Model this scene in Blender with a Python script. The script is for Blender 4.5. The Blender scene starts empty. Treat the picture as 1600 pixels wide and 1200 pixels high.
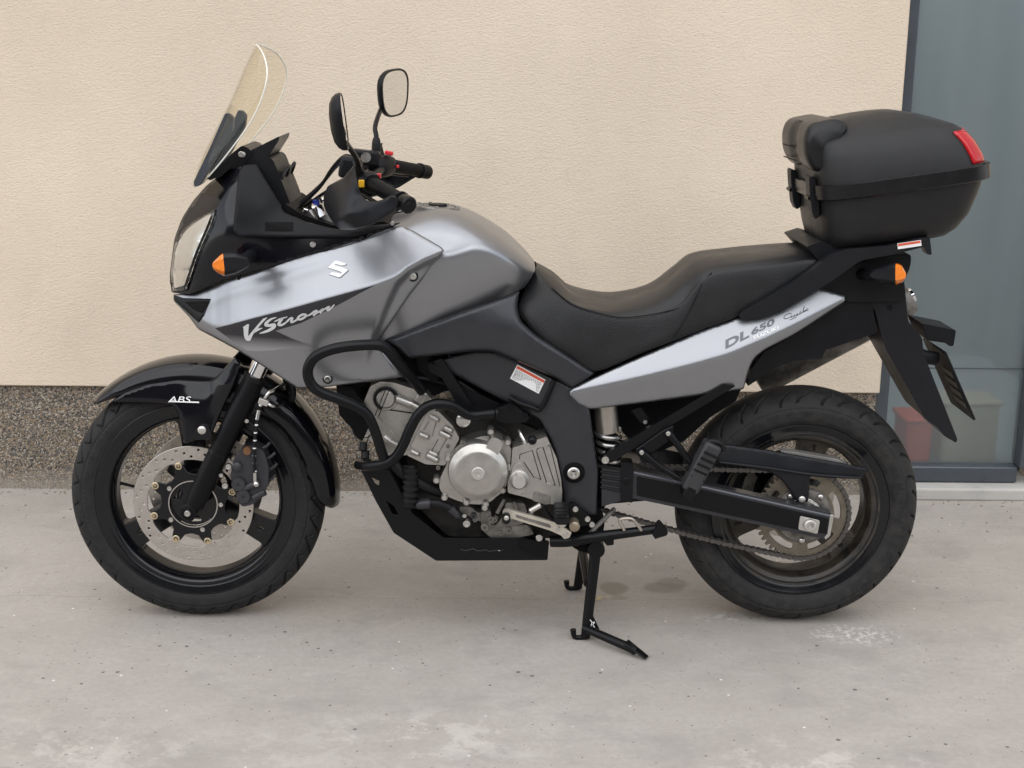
import bpy, bmesh, math, random
import numpy as np
from mathutils import Vector, Matrix
from mathutils.geometry import delaunay_2d_cdt
R = math.radians
random.seed(7); rng = np.random.default_rng(7)
scene = bpy.context.scene
col = scene.collection

# ------------------------------------------------------------------ camera
CAM_F, CAM_LOC = 2126.0, np.array([0.760, -3.404, 1.464])
PITCH, ROLL, YAW = R(13.70), R(0.73), R(0.92)
_fw = np.array([math.sin(YAW)*math.cos(PITCH), math.cos(YAW)*math.cos(PITCH), -math.sin(PITCH)])
_rt = np.array([math.cos(YAW), -math.sin(YAW), 0.0]); _up = np.cross(_rt, _fw)
_rt, _up = (math.cos(ROLL)*_rt + math.sin(ROLL)*_up, -math.sin(ROLL)*_rt + math.cos(ROLL)*_up)
cd = bpy.data.cameras.new('camera'); cam = bpy.data.objects.new('camera', cd); col.objects.link(cam)
cd.sensor_width = 36.0; cd.lens = CAM_F/1600*36; cd.clip_end = 500; cd.clip_start = .05
m = Matrix.Identity(4)
for i in range(3):
    m[i][0], m[i][1], m[i][2], m[i][3] = _rt[i], _up[i], -_fw[i], CAM_LOC[i]
cam.matrix_world = m
scene.camera = cam

# ------------------------------------------------------------------ sky and sun (bright overcast)
SUN_EL, SUN_AZ = R(58), R(200)      # azimuth measured from +Y towards +X : behind the photographer, to the left
w = bpy.data.worlds.new('World'); scene.world = w; w.use_nodes = True
nt = w.node_tree; bg = nt.nodes['Background']
sk = nt.nodes.new('ShaderNodeTexSky'); sk.sky_type = 'NISHITA'; sk.sun_disc = False
sk.sun_elevation = SUN_EL; sk.sun_rotation = SUN_AZ; sk.air_density = 1.0; sk.dust_density = 0.4; sk.ozone_density = 1.0
hs = nt.nodes.new('ShaderNodeHueSaturation'); hs.inputs['Saturation'].default_value = .24
nt.links.new(sk.outputs[0], hs.inputs['Color']); nt.links.new(hs.outputs[0], bg.inputs['Color'])
bg.inputs['Strength'].default_value = .15
sl = bpy.data.lights.new('sun', 'SUN'); sun = bpy.data.objects.new('sun', sl); col.objects.link(sun)
sl.energy = 1.2; sl.angle = R(110); sl.color = (1, .965, .905)
sdir = Vector((math.sin(SUN_AZ)*math.cos(SUN_EL), math.cos(SUN_AZ)*math.cos(SUN_EL), math.sin(SUN_EL)))
sun.rotation_euler = sdir.to_track_quat('Z', 'Y').to_euler(); sun.location = sdir*20
scene.view_settings.view_transform = 'Standard'; scene.view_settings.look = 'None'
scene.view_settings.exposure = 0.98; scene.view_settings.gamma = 1; scene.view_settings.use_curve_mapping = False
scene.cycles.max_bounces = 7; scene.cycles.transparent_max_bounces = 12
scene.cycles.use_denoising = True

# ------------------------------------------------------------------ maths helpers
def P(px, py, Y):
    """world point where the sight line through a photo pixel meets the plane y = Y"""
    d = _fw*CAM_F + _rt*(px-800) + _up*(600-py)
    p = CAM_LOC + d*((Y-CAM_LOC[1])/d[1])
    return Vector(p)
def PG(px, py, z=0.0):
    d = _fw*CAM_F + _rt*(px-800) + _up*(600-py)
    return Vector(CAM_LOC + d*((z-CAM_LOC[2])/d[2]))
def crop(ox, oy, s):
    return lambda *pts: [(ox+x/s, oy+y/s) for x, y in pts]
def catmull(pts, n=6, closed=False):
    p = [np.array(q, float) for q in pts]; N = len(p); out = []
    segs = N if closed else N-1
    for i in range(segs):
        if closed: a, b, c, d = p[(i-1) % N], p[i], p[(i+1) % N], p[(i+2) % N]
        else:
            b, c = p[i], p[i+1]
            a = p[i-1] if i > 0 else 2*b-c
            d = p[i+2] if i+2 < N else 2*c-b
        for k in range(n):
            t = k/n
            out.append(.5*((2*b)+(-a+c)*t+(2*a-5*b+4*c-d)*t*t+(-a+3*b-3*c+d)*t**3))
    if not closed: out.append(p[-1])
    return out
def rnd(pts, r, n=4):
    """round every corner of a closed 2D outline"""
    out = []; N = len(pts); p = [np.array(q[:2], float) for q in pts]
    for i in range(N):
        a, b, c = p[i-1], p[i], p[(i+1) % N]
        rr = pts[i][2] if len(pts[i]) > 2 else r
        la, lc = np.linalg.norm(a-b), np.linalg.norm(c-b)
        if la < 1e-9 or lc < 1e-9: continue
        rr = min(rr, la*.48, lc*.48)
        if rr <= 0: out.append(b); continue
        s, e = b+(a-b)/la*rr, b+(c-b)/lc*rr
        for k in range(n+1):
            t = k/n; out.append((1-t)**2*s+2*t*(1-t)*b+t*t*e)
    return out
def inside(pts, poly):
    pts = np.asarray(pts); poly = np.asarray(poly); x, y = pts[:, 0], pts[:, 1]
    c = np.zeros(len(pts), bool); j = len(poly)-1
    for i in range(len(poly)):
        xi, yi = poly[i]; xj, yj = poly[j]
        with np.errstate(divide='ignore', invalid='ignore'):
            c ^= ((yi > y) != (yj > y)) & (x < (xj-xi)*(y-yi)/(yj-yi+1e-12)+xi)
        j = i
    return c
def seg_dist(pts, poly):
    pts = np.asarray(pts, float); poly = np.asarray(poly, float); d = np.full(len(pts), 1e9)
    for i in range(len(poly)):
        a, b = poly[i-1], poly[i]; ab = b-a; L = ab@ab
        if L < 1e-12: continue
        t = np.clip(((pts-a)@ab)/L, 0, 1)
        d = np.minimum(d, np.linalg.norm(pts-(a+t[:, None]*ab), axis=1))
    return d
def rbf(ctrl, lam=1e-4):
    c = np.array(ctrl, float); X = c[:, :2]/100; y = c[:, 2]; n = len(X)
    def phi(r): return np.where(r > 1e-9, r*r*np.log(np.maximum(r, 1e-9)), 0)
    A = np.zeros((n+3, n+3)); A[:n, :n] = phi(np.linalg.norm(X[:, None]-X[None], axis=2))+lam*np.eye(n)
    A[:n, n] = 1; A[:n, n+1:] = X; A[n, :n] = 1; A[n+1:, :n] = X.T
    s = np.linalg.solve(A, np.concatenate([y, [0, 0, 0]]))
    def f(pts):
        q = np.asarray(pts, float)/100
        q = q.reshape(-1, 2)
        return phi(np.linalg.norm(q[:, None]-X[None], axis=2))@s[:n]+s[n]+q@s[n+1:]
    return f

# ------------------------------------------------------------------ objects
WM = {}
def link(o, parent=None):
    col.objects.link(o)
    if parent is not None:
        o.parent = parent
        o.matrix_parent_inverse = WM.get(parent.name, Matrix.Identity(4)).inverted()
    return o
def empty(name, loc, label=None, cat=None):
    o = bpy.data.objects.new(name, None); o.location = loc; col.objects.link(o)
    WM[o.name] = Matrix.Translation(Vector(loc)); o.empty_display_size = .1
    if label: o['label'] = label
    if cat: o['category'] = cat
    return o
def tag(o, label=None, cat=None, kind=None, group=None):
    if label: o['label'] = label
    if cat: o['category'] = cat
    if kind: o['kind'] = kind
    if group: o['group'] = group
    return o
class MB:
    """collects shapes, builds ONE mesh object"""
    def __init__(s): s.v = []; s.f = []; s.m = []
    def add(s, vs, fs, mi=0):
        o = len(s.v); s.v += [tuple(map(float, v)) for v in vs]
        s.f += [tuple(i+o for i in f) for f in fs]; s.m += [mi]*len(fs); return s
    def box(s, c, size, rot=None, mi=0):
        hx, hy, hz = (q/2 for q in size); M_ = rot if rot is not None else Matrix.Identity(3)
        vs = [Vector(c)+M_ @ Vector((x*hx, y*hy, z*hz)) for x in (-1, 1) for y in (-1, 1) for z in (-1, 1)]
        return s.add(vs, [(0, 1, 3, 2), (4, 6, 7, 5), (0, 4, 5, 1), (2, 3, 7, 6), (0, 2, 6, 4), (1, 5, 7, 3)], mi)
    def tube(s, path, r, n=12, smooth=6, caps=True, mi=0, flat=1.0):
        pts = [np.array(p, float) for p in path]
        rs = list(r) if hasattr(r, '__len__') else [r]*len(pts)
        if smooth and len(pts) > 2:
            q = catmull([np.append(p, rr) for p, rr in zip(pts, rs)], smooth)
            pts = [a[:3] for a in q]; rs = [a[3] for a in q]
        vs = []; fs = []; N = len(pts); up = None
        for i in range(N):
            t = pts[min(i+1, N-1)]-pts[max(i-1, 0)]; t = t/(np.linalg.norm(t)+1e-12)
            if up is None:
                a = np.array([0, 0, 1.]) if abs(t[2]) < .9 else np.array([1., 0, 0])
                up = np.cross(np.cross(t, a), t)
            up = up-t*(up@t); up /= np.linalg.norm(up); sd = np.cross(t, up)
            for k in range(n):
                a = 2*math.pi*k/n
                vs.append(pts[i]+(up*math.cos(a)*flat+sd*math.sin(a))*rs[i])
        for i in range(N-1):
            for k in range(n):
                k2 = (k+1) % n; fs.append((i*n+k, i*n+k2, (i+1)*n+k2, (i+1)*n+k))
        if caps:
            fs.append(tuple(range(n))[::-1]); fs.append(tuple((N-1)*n+k for k in range(n)))
        return s.add(vs, fs, mi)
    def lathe(s, prof, c, n=48, axis='Y', mi=0, a0=0, a1=2*math.pi, M_=None):
        """prof: (offset along axis, radius); c: centre"""
        vs = []; fs = []; full = abs(a1-a0-2*math.pi) < 1e-6; cnt = n if full else n+1; K = len(prof)
        for i in range(cnt):
            a = a0+(a1-a0)*i/n; ca, sa = math.cos(a), math.sin(a)
            for (h, r) in prof:
                v = Vector((r*ca, h, r*sa)) if axis == 'Y' else (Vector((h, r*ca, r*sa)) if axis == 'X' else Vector((r*ca, r*sa, h)))
                if M_ is not None: v = M_ @ v
                vs.append(v+Vector(c))
        for i in range(n):
            j = (i+1) % cnt
            for k in range(K-1):
                if prof[k][1] < 1e-7: fs.append((i*K+k, i*K+k+1, j*K+k+1))
                elif prof[k+1][1] < 1e-7: fs.append((i*K+k, i*K+k+1, j*K+k))
                else: fs.append((i*K+k, i*K+k+1, j*K+k+1, j*K+k))
        return s.add(vs, fs, mi)
    def prism(s, xz, y0, y1, holes=(), mi=0, cap1=True):
        """flat plate: outline in the xz plane between y0 and y1, with holes"""
        loops = [list(map(lambda q: (float(q[0]), float(q[1])), xz))]+[[(float(q[0]), float(q[1])) for q in h] for h in holes]
        vin = []; edges = []; faces = []
        for L in loops:
            o = len(vin); vin += [Vector(p) for p in L]
            edges += [(o+i, o+(i+1) % len(L)) for i in range(len(L))]
        out = delaunay_2d_cdt(vin, edges, [], 0 if holes else 1, 1e-7)
        V2, tris = out[0], out[2]
        A = np.array([[v.x, v.y] for v in V2])
        T3 = [t for t in tris if len(t) >= 3]
        cen = np.array([A[list(t)].mean(0) for t in T3]); kk = inside(cen, loops[0])
        for h in loops[1:]: kk &= ~inside(cen, h)
        keep = [t for t, q in zip(T3, kk) if q]
        n = len(V2)
        vs = [(v.x, y0, v.y) for v in V2]+[(v.x, y1, v.y) for v in V2]
        fs = []
        for t in keep:
            a, b, c = A[t[0]], A[t[1]], A[t[2]]
            ccw = (b[0]-a[0])*(c[1]-a[1])-(b[1]-a[1])*(c[0]-a[0]) > 0
            t = tuple(t) if ccw else tuple(t[::-1])
            fs.append(t if y0 < y1 else t[::-1])
            if cap1: fs.append(tuple(i+n for i in (t[::-1] if y0 < y1 else t)))
        from collections import Counter
        ec = {}
        for t in keep:
            for a, b in ((t[0], t[1]), (t[1], t[2]), (t[2], t[0])):
                k = (min(a, b), max(a, b)); ec[k] = ec.get(k, 0)+1
        for (a, b), cnt in ec.items():
            if cnt == 1: fs.append((a, b, b+n, a+n))
        return s.add(vs, fs, mi)
    def build(s, name, mats, parent=None, smooth=True, angle=38, bevel=0, seg=2, solid=0, recalc=False, subsurf=0):
        me = bpy.data.meshes.new(name); me.from_pydata(s.v, [], s.f)
        mats = mats if isinstance(mats, (list, tuple)) else [mats]
        for m_ in mats: me.materials.append(m_)
        if len(mats) > 1: me.polygons.foreach_set('material_index', s.m)
        if recalc:
            b = bmesh.new(); b.from_mesh(me); bmesh.ops.remove_doubles(b, verts=b.verts, dist=1e-6)
            bmesh.ops.recalc_face_normals(b, faces=b.faces); b.to_mesh(me); b.free()
        if smooth:
            me.polygons.foreach_set('use_smooth', [True]*len(me.polygons))
            if angle: me.set_sharp_from_angle(angle=R(angle))
        me.update()
        o = bpy.data.objects.new(name, me); link(o, parent)
        if solid:
            q = o.modifiers.new('s', 'SOLIDIFY'); q.thickness = solid; q.offset = -1
        if bevel:
            q = o.modifiers.new('b', 'BEVEL'); q.width = bevel; q.segments = seg; q.limit_method = 'ANGLE'; q.angle_limit = R(40); q.harden_normals = False
        if subsurf:
            q = o.modifiers.new('u', 'SUBSURF'); q.levels = subsurf; q.render_levels = subsurf
        return o
def XZ(outline, Y):
    return [(P(x, y, Y).x, P(x, y, Y).z) for x, y in outline]
def plate(name, outline, y0, y1, mat, parent, r=2, holes=(), bevel=.002, seg=2, mirror=False, hr=1.5, angle=38):
    """plate whose near face (y0) is outlined in the photo and which runs straight back to y1"""
    o = MB().prism(XZ(rnd(outline, r), y0), y0, y1, [XZ(rnd(h, hr), y0) for h in holes]).build(name, mat, parent, bevel=bevel, seg=seg, angle=angle, recalc=True)
    if mirror: mirrored(o, parent)
    return o
def mirrored(o, parent=None, name=None):
    me = o.data.copy(); co = np.empty(len(me.vertices)*3); me.vertices.foreach_get('co', co); co[1::3] *= -1
    me.vertices.foreach_set('co', co); me.flip_normals(); me.update()
    c = o.copy(); c.data = me; c.name = name or o.name.split('.')[0]; col.objects.link(c)
    c.parent = parent if parent is not None else o.parent
    c.matrix_parent_inverse = WM.get(c.parent.name, Matrix.Identity(4)).inverted() if c.parent else Matrix.Identity(4)
    return c
def sheet(name, outline, Yf, mat, parent, step=6, r=3, roll=None, solid=.004, holes=(), angle=50, off=0, hr=2, cn=4):
    """curved panel: outlined in the photo, its depth given by Yf; edges roll inwards"""
    ol = rnd(outline, r, cn)
    dense = []
    for i in range(len(ol)):
        a, b = np.array(ol[i-1]), np.array(ol[i]); L = np.linalg.norm(b-a); k = max(1, int(L/step))
        dense += [tuple(a+(b-a)*t/k) for t in range(k)]
    hl = [rnd(h, hr) for h in holes]
    lo, hi = np.min(dense, 0), np.max(dense, 0)
    gx, gy = np.meshgrid(np.arange(lo[0], hi[0], step), np.arange(lo[1], hi[1], step*.87))
    gx[1::2] += step/2
    g = np.stack([gx.ravel(), gy.ravel()], 1); g = g[inside(g, dense)]
    d = seg_dist(g, dense); g = g[d > step*.45]
    if roll:
        ring = []
        for f in (.35, .7):
            for i in range(len(dense)):
                a, b, c = np.array(dense[i-1]), np.array(dense[i]), np.array(dense[(i+1) % len(dense)])
                t = c-a; t = t/(np.linalg.norm(t)+1e-9); nrm = np.array([-t[1], t[0]])
                ring.append(b+nrm*roll[0]*f); ring.append(b-nrm*roll[0]*f)
        ring = np.array(ring); ring = ring[inside(ring, dense)]; dd = seg_dist(ring, dense); ring = ring[dd > roll[0]*.3]
        g = g[seg_dist(g, dense) > roll[0]*.85]; g = np.concatenate([g, ring])
    for h in hl:
        g = g[~inside(g, h)]; g = g[seg_dist(g, h) > step*.3]
    vin = [Vector(p) for p in dense]; ed = [(i, (i+1) % len(dense)) for i in range(len(dense))]
    for h in hl:
        o_ = len(vin); vin += [Vector(q) for q in h]; ed += [(o_+i, o_+(i+1) % len(h)) for i in range(len(h))]
    vin += [Vector(p) for p in g]
    out = delaunay_2d_cdt(vin, ed, [], 0, 1e-4)
    A = np.array([[v.x, v.y] for v in out[0]]); tr = np.array([t for t in out[2] if len(t) == 3])
    cen = A[tr].mean(1); k = inside(cen, dense)
    for h in hl: k &= ~inside(cen, h)
    tr = tr[k]
    Y = Yf(A)+off
    if roll:
        dd = seg_dist(A, dense)
        for h in hl: dd = np.minimum(dd, seg_dist(A, h))
        Y = Y+roll[1]*np.clip(1-dd/roll[0], 0, 1)**2
    vs = [P(a[0], a[1], y) for a, y in zip(A, Y)]
    a, b, c = A[tr[:, 0]], A[tr[:, 1]], A[tr[:, 2]]
    cr = (b[:, 0]-a[:, 0])*(c[:, 1]-a[:, 1])-(b[:, 1]-a[:, 1])*(c[:, 0]-a[:, 0])
    fs = [tuple(t) if q < 0 else tuple(t[::-1]) for t, q in zip(tr.tolist(), cr)]
    mb = MB().add(vs, fs)
    return mb.build(name, mat, parent, solid=solid, angle=angle)
def loft(rows, nu=8, nv=6):
    """rows of 3D points -> smooth grid"""
    rs = [catmull(r, nu) for r in rows]
    cols_ = [catmull([r[i] for r in rs], nv) for i in range(len(rs[0]))]
    nr = len(cols_[0]); vs = [c[j] for c in cols_ for j in range(nr)]
    fs = [(i*nr+j, (i+1)*nr+j, (i+1)*nr+j+1, i*nr+j+1) for i in range(len(cols_)-1) for j in range(nr-1)]
    return vs, fs
def sym_loft(rows, nu=8, nv=6):
    """rows from the centre line outwards/downwards on the near side; mirrored to the far side"""
    full = [[np.array((p[0], -p[1], p[2])) for p in r] for r in rows[:0:-1]]+[[np.array(p) for p in r] for r in rows]
    return loft(full, nu, nv)
def px3(l): return [tuple(P(*q)) for q in l]
_bolts = {}
def bolt(px, py, Y, r, mat, parent, name='bolt', h=.006, world=None, axis=None, socket=True):
    key = (round(r, 5), round(h, 5), mat.name, socket)
    if key not in _bolts:
        mb = MB()
        if socket: mb.lathe([(.002, r), (-h*.75, r), (-h, r*.85), (-h, r*.48), (-h*.55, r*.46), (-h*.55, 0)], (0, 0, 0), 14)
        else: mb.lathe([(.002, r), (-h*.5, r), (-h*.85, r*.7), (-h, r*.3), (-h, 0)], (0, 0, 0), 14)
        me = bpy.data.meshes.new('bolt'); me.from_pydata(mb.v, [], mb.f); me.materials.append(mat)
        me.polygons.foreach_set('use_smooth', [True]*len(me.polygons)); me.set_sharp_from_angle(angle=R(40)); _bolts[key] = me
    o = bpy.data.objects.new(name, _bolts[key]); link(o, parent)
    o.location = world if world is not None else P(px, py, Y)
    return o
def text_tris(body, offset=0.0, shear=0.0):
    cu = bpy.data.curves.new('t', 'FONT'); cu.body = body; cu.size = 1; cu.offset = offset; cu.shear = shear; cu.resolution_u = 4
    ob = bpy.data.objects.new('t', cu); col.objects.link(ob)
    dg = bpy.context.evaluated_depsgraph_get(); dg.update()
    me = bpy.data.meshes.new_from_object(ob.evaluated_get(dg))
    v = np.array([q.co[:2] for q in me.vertices]); f = [tuple(p.vertices) for p in me.polygons]
    bpy.data.objects.remove(ob); bpy.data.meshes.remove(me)
    return v, f
def lettering(name, body, o, ux, uy, Yf, mat, parent, offset=0.0, width=None, lift=.0012):
    """flat print laid on a panel: text baseline starts at photo pixel o, one em runs along ux and rises along uy"""
    v, f = text_tris(body, offset)
    v[:, 0] -= v[:, 0].min()
    if width: v[:, 0] *= width/v[:, 0].max()
    A = np.array(o)+v[:, :1]*np.array(ux)+v[:, 1:]*np.array(uy)
    Y = Yf(A)-lift
    fs = [t[::-1] for t in f]
    vs = [P(a[0], a[1], y) for a, y in zip(A, Y)]
    mb = MB().add(vs, fs)
    ob = mb.build(name, mat, parent, smooth=False)
    if (ob.data.polygons[0].normal.y > 0): ob.data.flip_normals()
    return ob
def crease(line, ycs, up, dn, soft=4.0, bow=0.0):
    """panel folded along a line: (x, y) px of the fold, its depth, and how fast it falls away above and below"""
    lx = [q[0] for q in line]; ly = [q[1] for q in line]
    def f(A):
        A = np.asarray(A, float).reshape(-1, 2); x, y = A[:, 0], A[:, 1]
        k = 12.0; yc = sum(np.interp(x+o, lx, ly) for o in (-k, -k/2, 0, k/2, k))/5; Yc = sum(np.interp(x+o, lx, ycs) for o in (-30, -15, 0, 15, 30))/5
        d = yc-y; sp = lambda t: soft*np.logaddexp(0, t/soft)
        return Yc+up*(sp(d)-soft*.69)+dn*(sp(-d)-soft*.69)+bow*np.clip(d, 0, None)**2
    return f
def signed(A, line):
    """signed pixel distance from an open polyline (positive on its right hand side)"""
    A = np.asarray(A, float).reshape(-1, 2); best = np.full(len(A), 1e9); sg = np.ones(len(A))
    for a, b in zip(line[:-1], line[1:]):
        a = np.array(a, float); b = np.array(b, float); ab = b-a; t = np.clip(((A-a)@ab)/(ab@ab), 0, 1)
        v = A-(a+t[:, None]*ab); d = np.linalg.norm(v, axis=1); c_ = ab[0]*v[:, 1]-ab[1]*v[:, 0]
        m_ = d < best; best = np.where(m_, d, best); sg = np.where(m_, np.sign(c_), sg)
    return best*sg
def smooth01(t): t = np.clip(t, 0, 1); return t*t*(3-2*t)
def const(Y): return lambda A: np.full(len(np.asarray(A).reshape(-1, 2)), Y)
def ribbon(pts, wd):
    """2D polyline -> closed outline of given width(s)"""
    p = catmull(pts, 4); n = len(p); ws = np.interp(np.linspace(0, 1, n), np.linspace(0, 1, len(wd)), wd) if hasattr(wd, '__len__') else np.full(n, wd)
    L = []; Rr = []
    for i in range(n):
        t = p[min(i+1, n-1)]-p[max(i-1, 0)]; t = t/(np.linalg.norm(t)+1e-9); q = np.array([-t[1], t[0]])
        L.append(p[i]+q*ws[i]/2); Rr.append(p[i]-q*ws[i]/2)
    return L, Rr
def strokes(name, polys, ribs, cf, Yf, mat, parent, lift=.0012, grow=0):
    """flat brush lettering from closed polygons and ribbons, in crop coordinates"""
    mb = MB()
    def put(A, tris):
        A = np.array(cf(*[tuple(a) for a in A])); Y = Yf(A)-lift
        mb.add([P(a[0], a[1], y) for a, y in zip(A, Y)], tris)
    for poly in polys:
        q = rnd(poly, 14, 3)
        if grow:
            c = np.mean(q, 0); q = [a+(a-c)/(np.linalg.norm(a-c)+1e-9)*grow for a in q]
        out = delaunay_2d_cdt([Vector(a) for a in q], [(i, (i+1) % len(q)) for i in range(len(q))], [], 1, 1e-5)
        put([(a.x, a.y) for a in out[0]], [tuple(t) for t in out[2]])
    for pts, wd in ribs:
        L, Rr = ribbon(pts, [x+grow*2 for x in wd] if hasattr(wd, '__len__') else wd+grow*2)
        n = len(L); put(L+Rr, [(i, i+1, n+i+1, n+i) for i in range(n-1)])
    ob = mb.build(name, mat, parent, smooth=False)
    b = bmesh.new(); b.from_mesh(ob.data)
    for f in b.faces:
        if f.normal.y > 0: f.normal_flip()
    b.to_mesh(ob.data); b.free()
    return ob

# ------------------------------------------------------------------ materials
def mat(name, c, rough=.5, metal=0, coat=0, var=.10, vs=18, bump=0, bs=300, rv=.06, trans=0, ior=1.45, dust=0, dustc=(.20, .17, .13), emit=0, spec=.5, dscale=9, flake=0):
    m_ = bpy.data.materials.new(name); m_.use_nodes = True; t = m_.node_tree; N = t.nodes; Lk = t.links; b = N['Principled BSDF']
    b.inputs['Roughness'].default_value = rough; b.inputs['Metallic'].default_value = metal
    b.inputs['Coat Weight'].default_value = coat; b.inputs['Coat Roughness'].default_value = .04
    b.inputs['Transmission Weight'].default_value = trans; b.inputs['IOR'].default_value = ior
    b.inputs['Specular IOR Level'].default_value = spec
    tc = N.new('ShaderNodeTexCoord'); nz = N.new('ShaderNodeTexNoise'); nz.inputs['Scale'].default_value = vs; nz.inputs['Detail'].default_value = 7; nz.inputs['Roughness'].default_value = .62
    Lk.new(tc.outputs['Object'], nz.inputs['Vector'])
    mr = N.new('ShaderNodeMapRange'); mr.inputs[1].default_value = .3; mr.inputs[2].default_value = .7; mr.inputs[3].default_value = 1-var; mr.inputs[4].default_value = 1+var
    Lk.new(nz.outputs['Fac'], mr.inputs[0])
    mx = N.new('ShaderNodeVectorMath'); mx.operation = 'SCALE'; mx.inputs[0].default_value = c[:3]; Lk.new(mr.outputs[0], mx.inputs['Scale'])
    colour = mx.outputs[0]
    r2 = N.new('ShaderNodeMapRange'); r2.inputs[1].default_value = .3; r2.inputs[2].default_value = .7; r2.inputs[3].default_value = rough-rv; r2.inputs[4].default_value = rough+rv
    Lk.new(nz.outputs['Fac'], r2.inputs[0]); rough_o = r2.outputs[0]
    if dust:
        n2 = N.new('ShaderNodeTexNoise'); n2.inputs['Scale'].default_value = dscale; n2.inputs['Detail'].default_value = 9; n2.inputs['Roughness'].default_value = .7
        Lk.new(tc.outputs['Object'], n2.inputs['Vector'])
        m2 = N.new('ShaderNodeMapRange'); m2.inputs[1].default_value = .42; m2.inputs[2].default_value = .75; m2.inputs[3].default_value = 0; m2.inputs[4].default_value = dust
        Lk.new(n2.outputs['Fac'], m2.inputs[0])
        mc = N.new('ShaderNodeMix'); mc.data_type = 'RGBA'; Lk.new(m2.outputs[0], mc.inputs[0]); Lk.new(colour, mc.inputs[6]); mc.inputs[7].default_value = (*dustc, 1)
        colour = mc.outputs[2]
        ma = N.new('ShaderNodeMath'); ma.operation = 'ADD'; ma.use_clamp = True; Lk.new(rough_o, ma.inputs[0]); Lk.new(m2.outputs[0], ma.inputs[1]); rough_o = ma.outputs[0]
    Lk.new(colour, b.inputs['Base Color']); Lk.new(rough_o, b.inputs['Roughness'])
    if bump:
        n3 = N.new('ShaderNodeTexNoise'); n3.inputs['Scale'].default_value = bs; n3.inputs['Detail'].default_value = 3
        Lk.new(tc.outputs['Object'], n3.inputs['Vector'])
        bp = N.new('ShaderNodeBump'); bp.inputs['Strength'].default_value = bump; bp.inputs['Distance'].default_value = .001
        Lk.new(n3.outputs['Fac'], bp.inputs['Height']); Lk.new(bp.outputs[0], b.inputs['Normal'])
    if emit:
        b.inputs['Emission Color'].default_value = (*c, 1); b.inputs['Emission Strength'].default_value = emit
    return m_
SILVER = mat('silver_paint', (.285, .292, .310), .35, .9, .18, var=.03, rv=.02)
BLACKG = mat('gloss_black', (.004, .004, .006), .13, 0, .0, spec=.42, var=.1, rv=.03)
PLAST = mat('black_plastic', (.0065, .007, .0085), .42, bump=.15, bs=900, rv=.05, dust=.03, dustc=(.06, .055, .05), spec=.2)
PLAST2 = mat('grey_plastic', (.009, .0096, .012), .36, bump=.12, bs=900, rv=.05, spec=.28)
FRAME = mat('frame_paint', (.040, .041, .046), .34, .45, .08, spec=.4, bump=.1, bs=600, rv=.04)
SATIN = mat('satin_black_steel', (.004, .0043, .0052), .33, 0, .0, spec=.25, bump=.15, bs=500)
MATTB = mat('matt_black', (.005, .005, .006), .42, bump=.12, bs=500, dust=.02, dustc=(.05, .045, .04), spec=.16)
DARK = mat('dark_recess', (.0035, .0035, .004), .6, spec=.12)
RUBBER = mat('tyre_rubber', (.0145, .0145, .0155), .58, spec=.3, var=.25, vs=30, bump=.3, bs=500, dust=.26, dustc=(.06, .057, .052), dscale=40)
TYREB = mat('tyre_rubber_dusty', (.0145, .0145, .0152), .6, spec=.3, var=.22, vs=25, bump=.3, bs=500, dust=.36, dustc=(.085, .078, .068), dscale=38)
HOSE = mat('hose_rubber', (.008, .008, .009), .5, bump=.2, spec=.25)
RIM = mat('rim_black', (.004, .0045, .006), .2, 0, .0, spec=.5, rv=.05)
RIMD = mat('rim_black_dirty', (.010, .010, .010), .35, 0, .2, dust=.62, dustc=(.10, .075, .050), dscale=16)
ALU = mat('cast_aluminium', (.46, .445, .42), .31, .9, var=.10, vs=40, bump=.2, bs=900, dust=.22, dustc=(.15, .13, .10), dscale=22)
ALUD = mat('grimy_aluminium', (.23, .218, .20), .46, .65, var=.3, vs=45, bump=.3, bs=700, dust=.6, dustc=(.035, .028, .022), dscale=25)
ALUL = mat('bright_aluminium', (.55, .53, .50), .36, .8, var=.05, bump=.15, bs=1200)
STEEL = mat('steel', (.56, .55, .53), .27, 1, var=.08)
DISC = mat('disc_steel', (.52, .49, .455), .30, .9, var=.08, vs=60)
BRASS = mat('disc_button', (.62, .52, .36), .35, .9)
CHROME = mat('chrome', (.75, .75, .76), .08, 1, var=.02, rv=.02)
CHAIN = mat('chain_steel', (.13, .122, .118), .32, .8, var=.3, vs=120, dust=.35, dustc=(.06, .05, .04), dscale=60)
GREASE = mat('sprocket_steel', (.20, .175, .14), .40, .8, var=.25, vs=60, dust=.5, dustc=(.13, .11, .08), dscale=30)
VINYL = mat('seat_vinyl', (.009, .0092, .0102), .38, var=.15, bump=.7, bs=420, spec=.42)
CALI = mat('caliper_grey', (.038, .037, .042), .45, .3, var=.15, bump=.2)
RUST = mat('rusty_brown', (.16, .075, .035), .8, .2, var=.3, vs=120)
WHITE = mat('white_print', (.78, .78, .78), .4, var=.02)
SILVP = mat('silver_print', (.62, .63, .64), .35, .3, var=.03)
GREYP = mat('grey_print', (.12, .12, .135), .4, .2, var=.03)
DARKP = mat('dark_print', (.028, .028, .034), .35, .3, .4, var=.05)
PENP = mat('pen_print', (.07, .075, .09), .5, var=.02)
REDP = mat('red_print', (.62, .10, .05), .45, var=.05)
REDB = mat('red_button', (.55, .02, .03), .35)
YELB = mat('yellow_button', (.75, .42, .02), .4)
BLUEB = mat('blue_anodised', (.02, .035, .22), .35, .6)
REDL = mat('red_lens', (.42, .003, .008), .16, 0, .25, var=.06, vs=60)
ORANGE = mat('orange_lens', (.80, .20, .008), .15, 0, .8, var=.12, vs=90)
MIRROR = mat('mirror_glass', (.86, .86, .86), .02, 1, var=.01, rv=.01)
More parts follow.
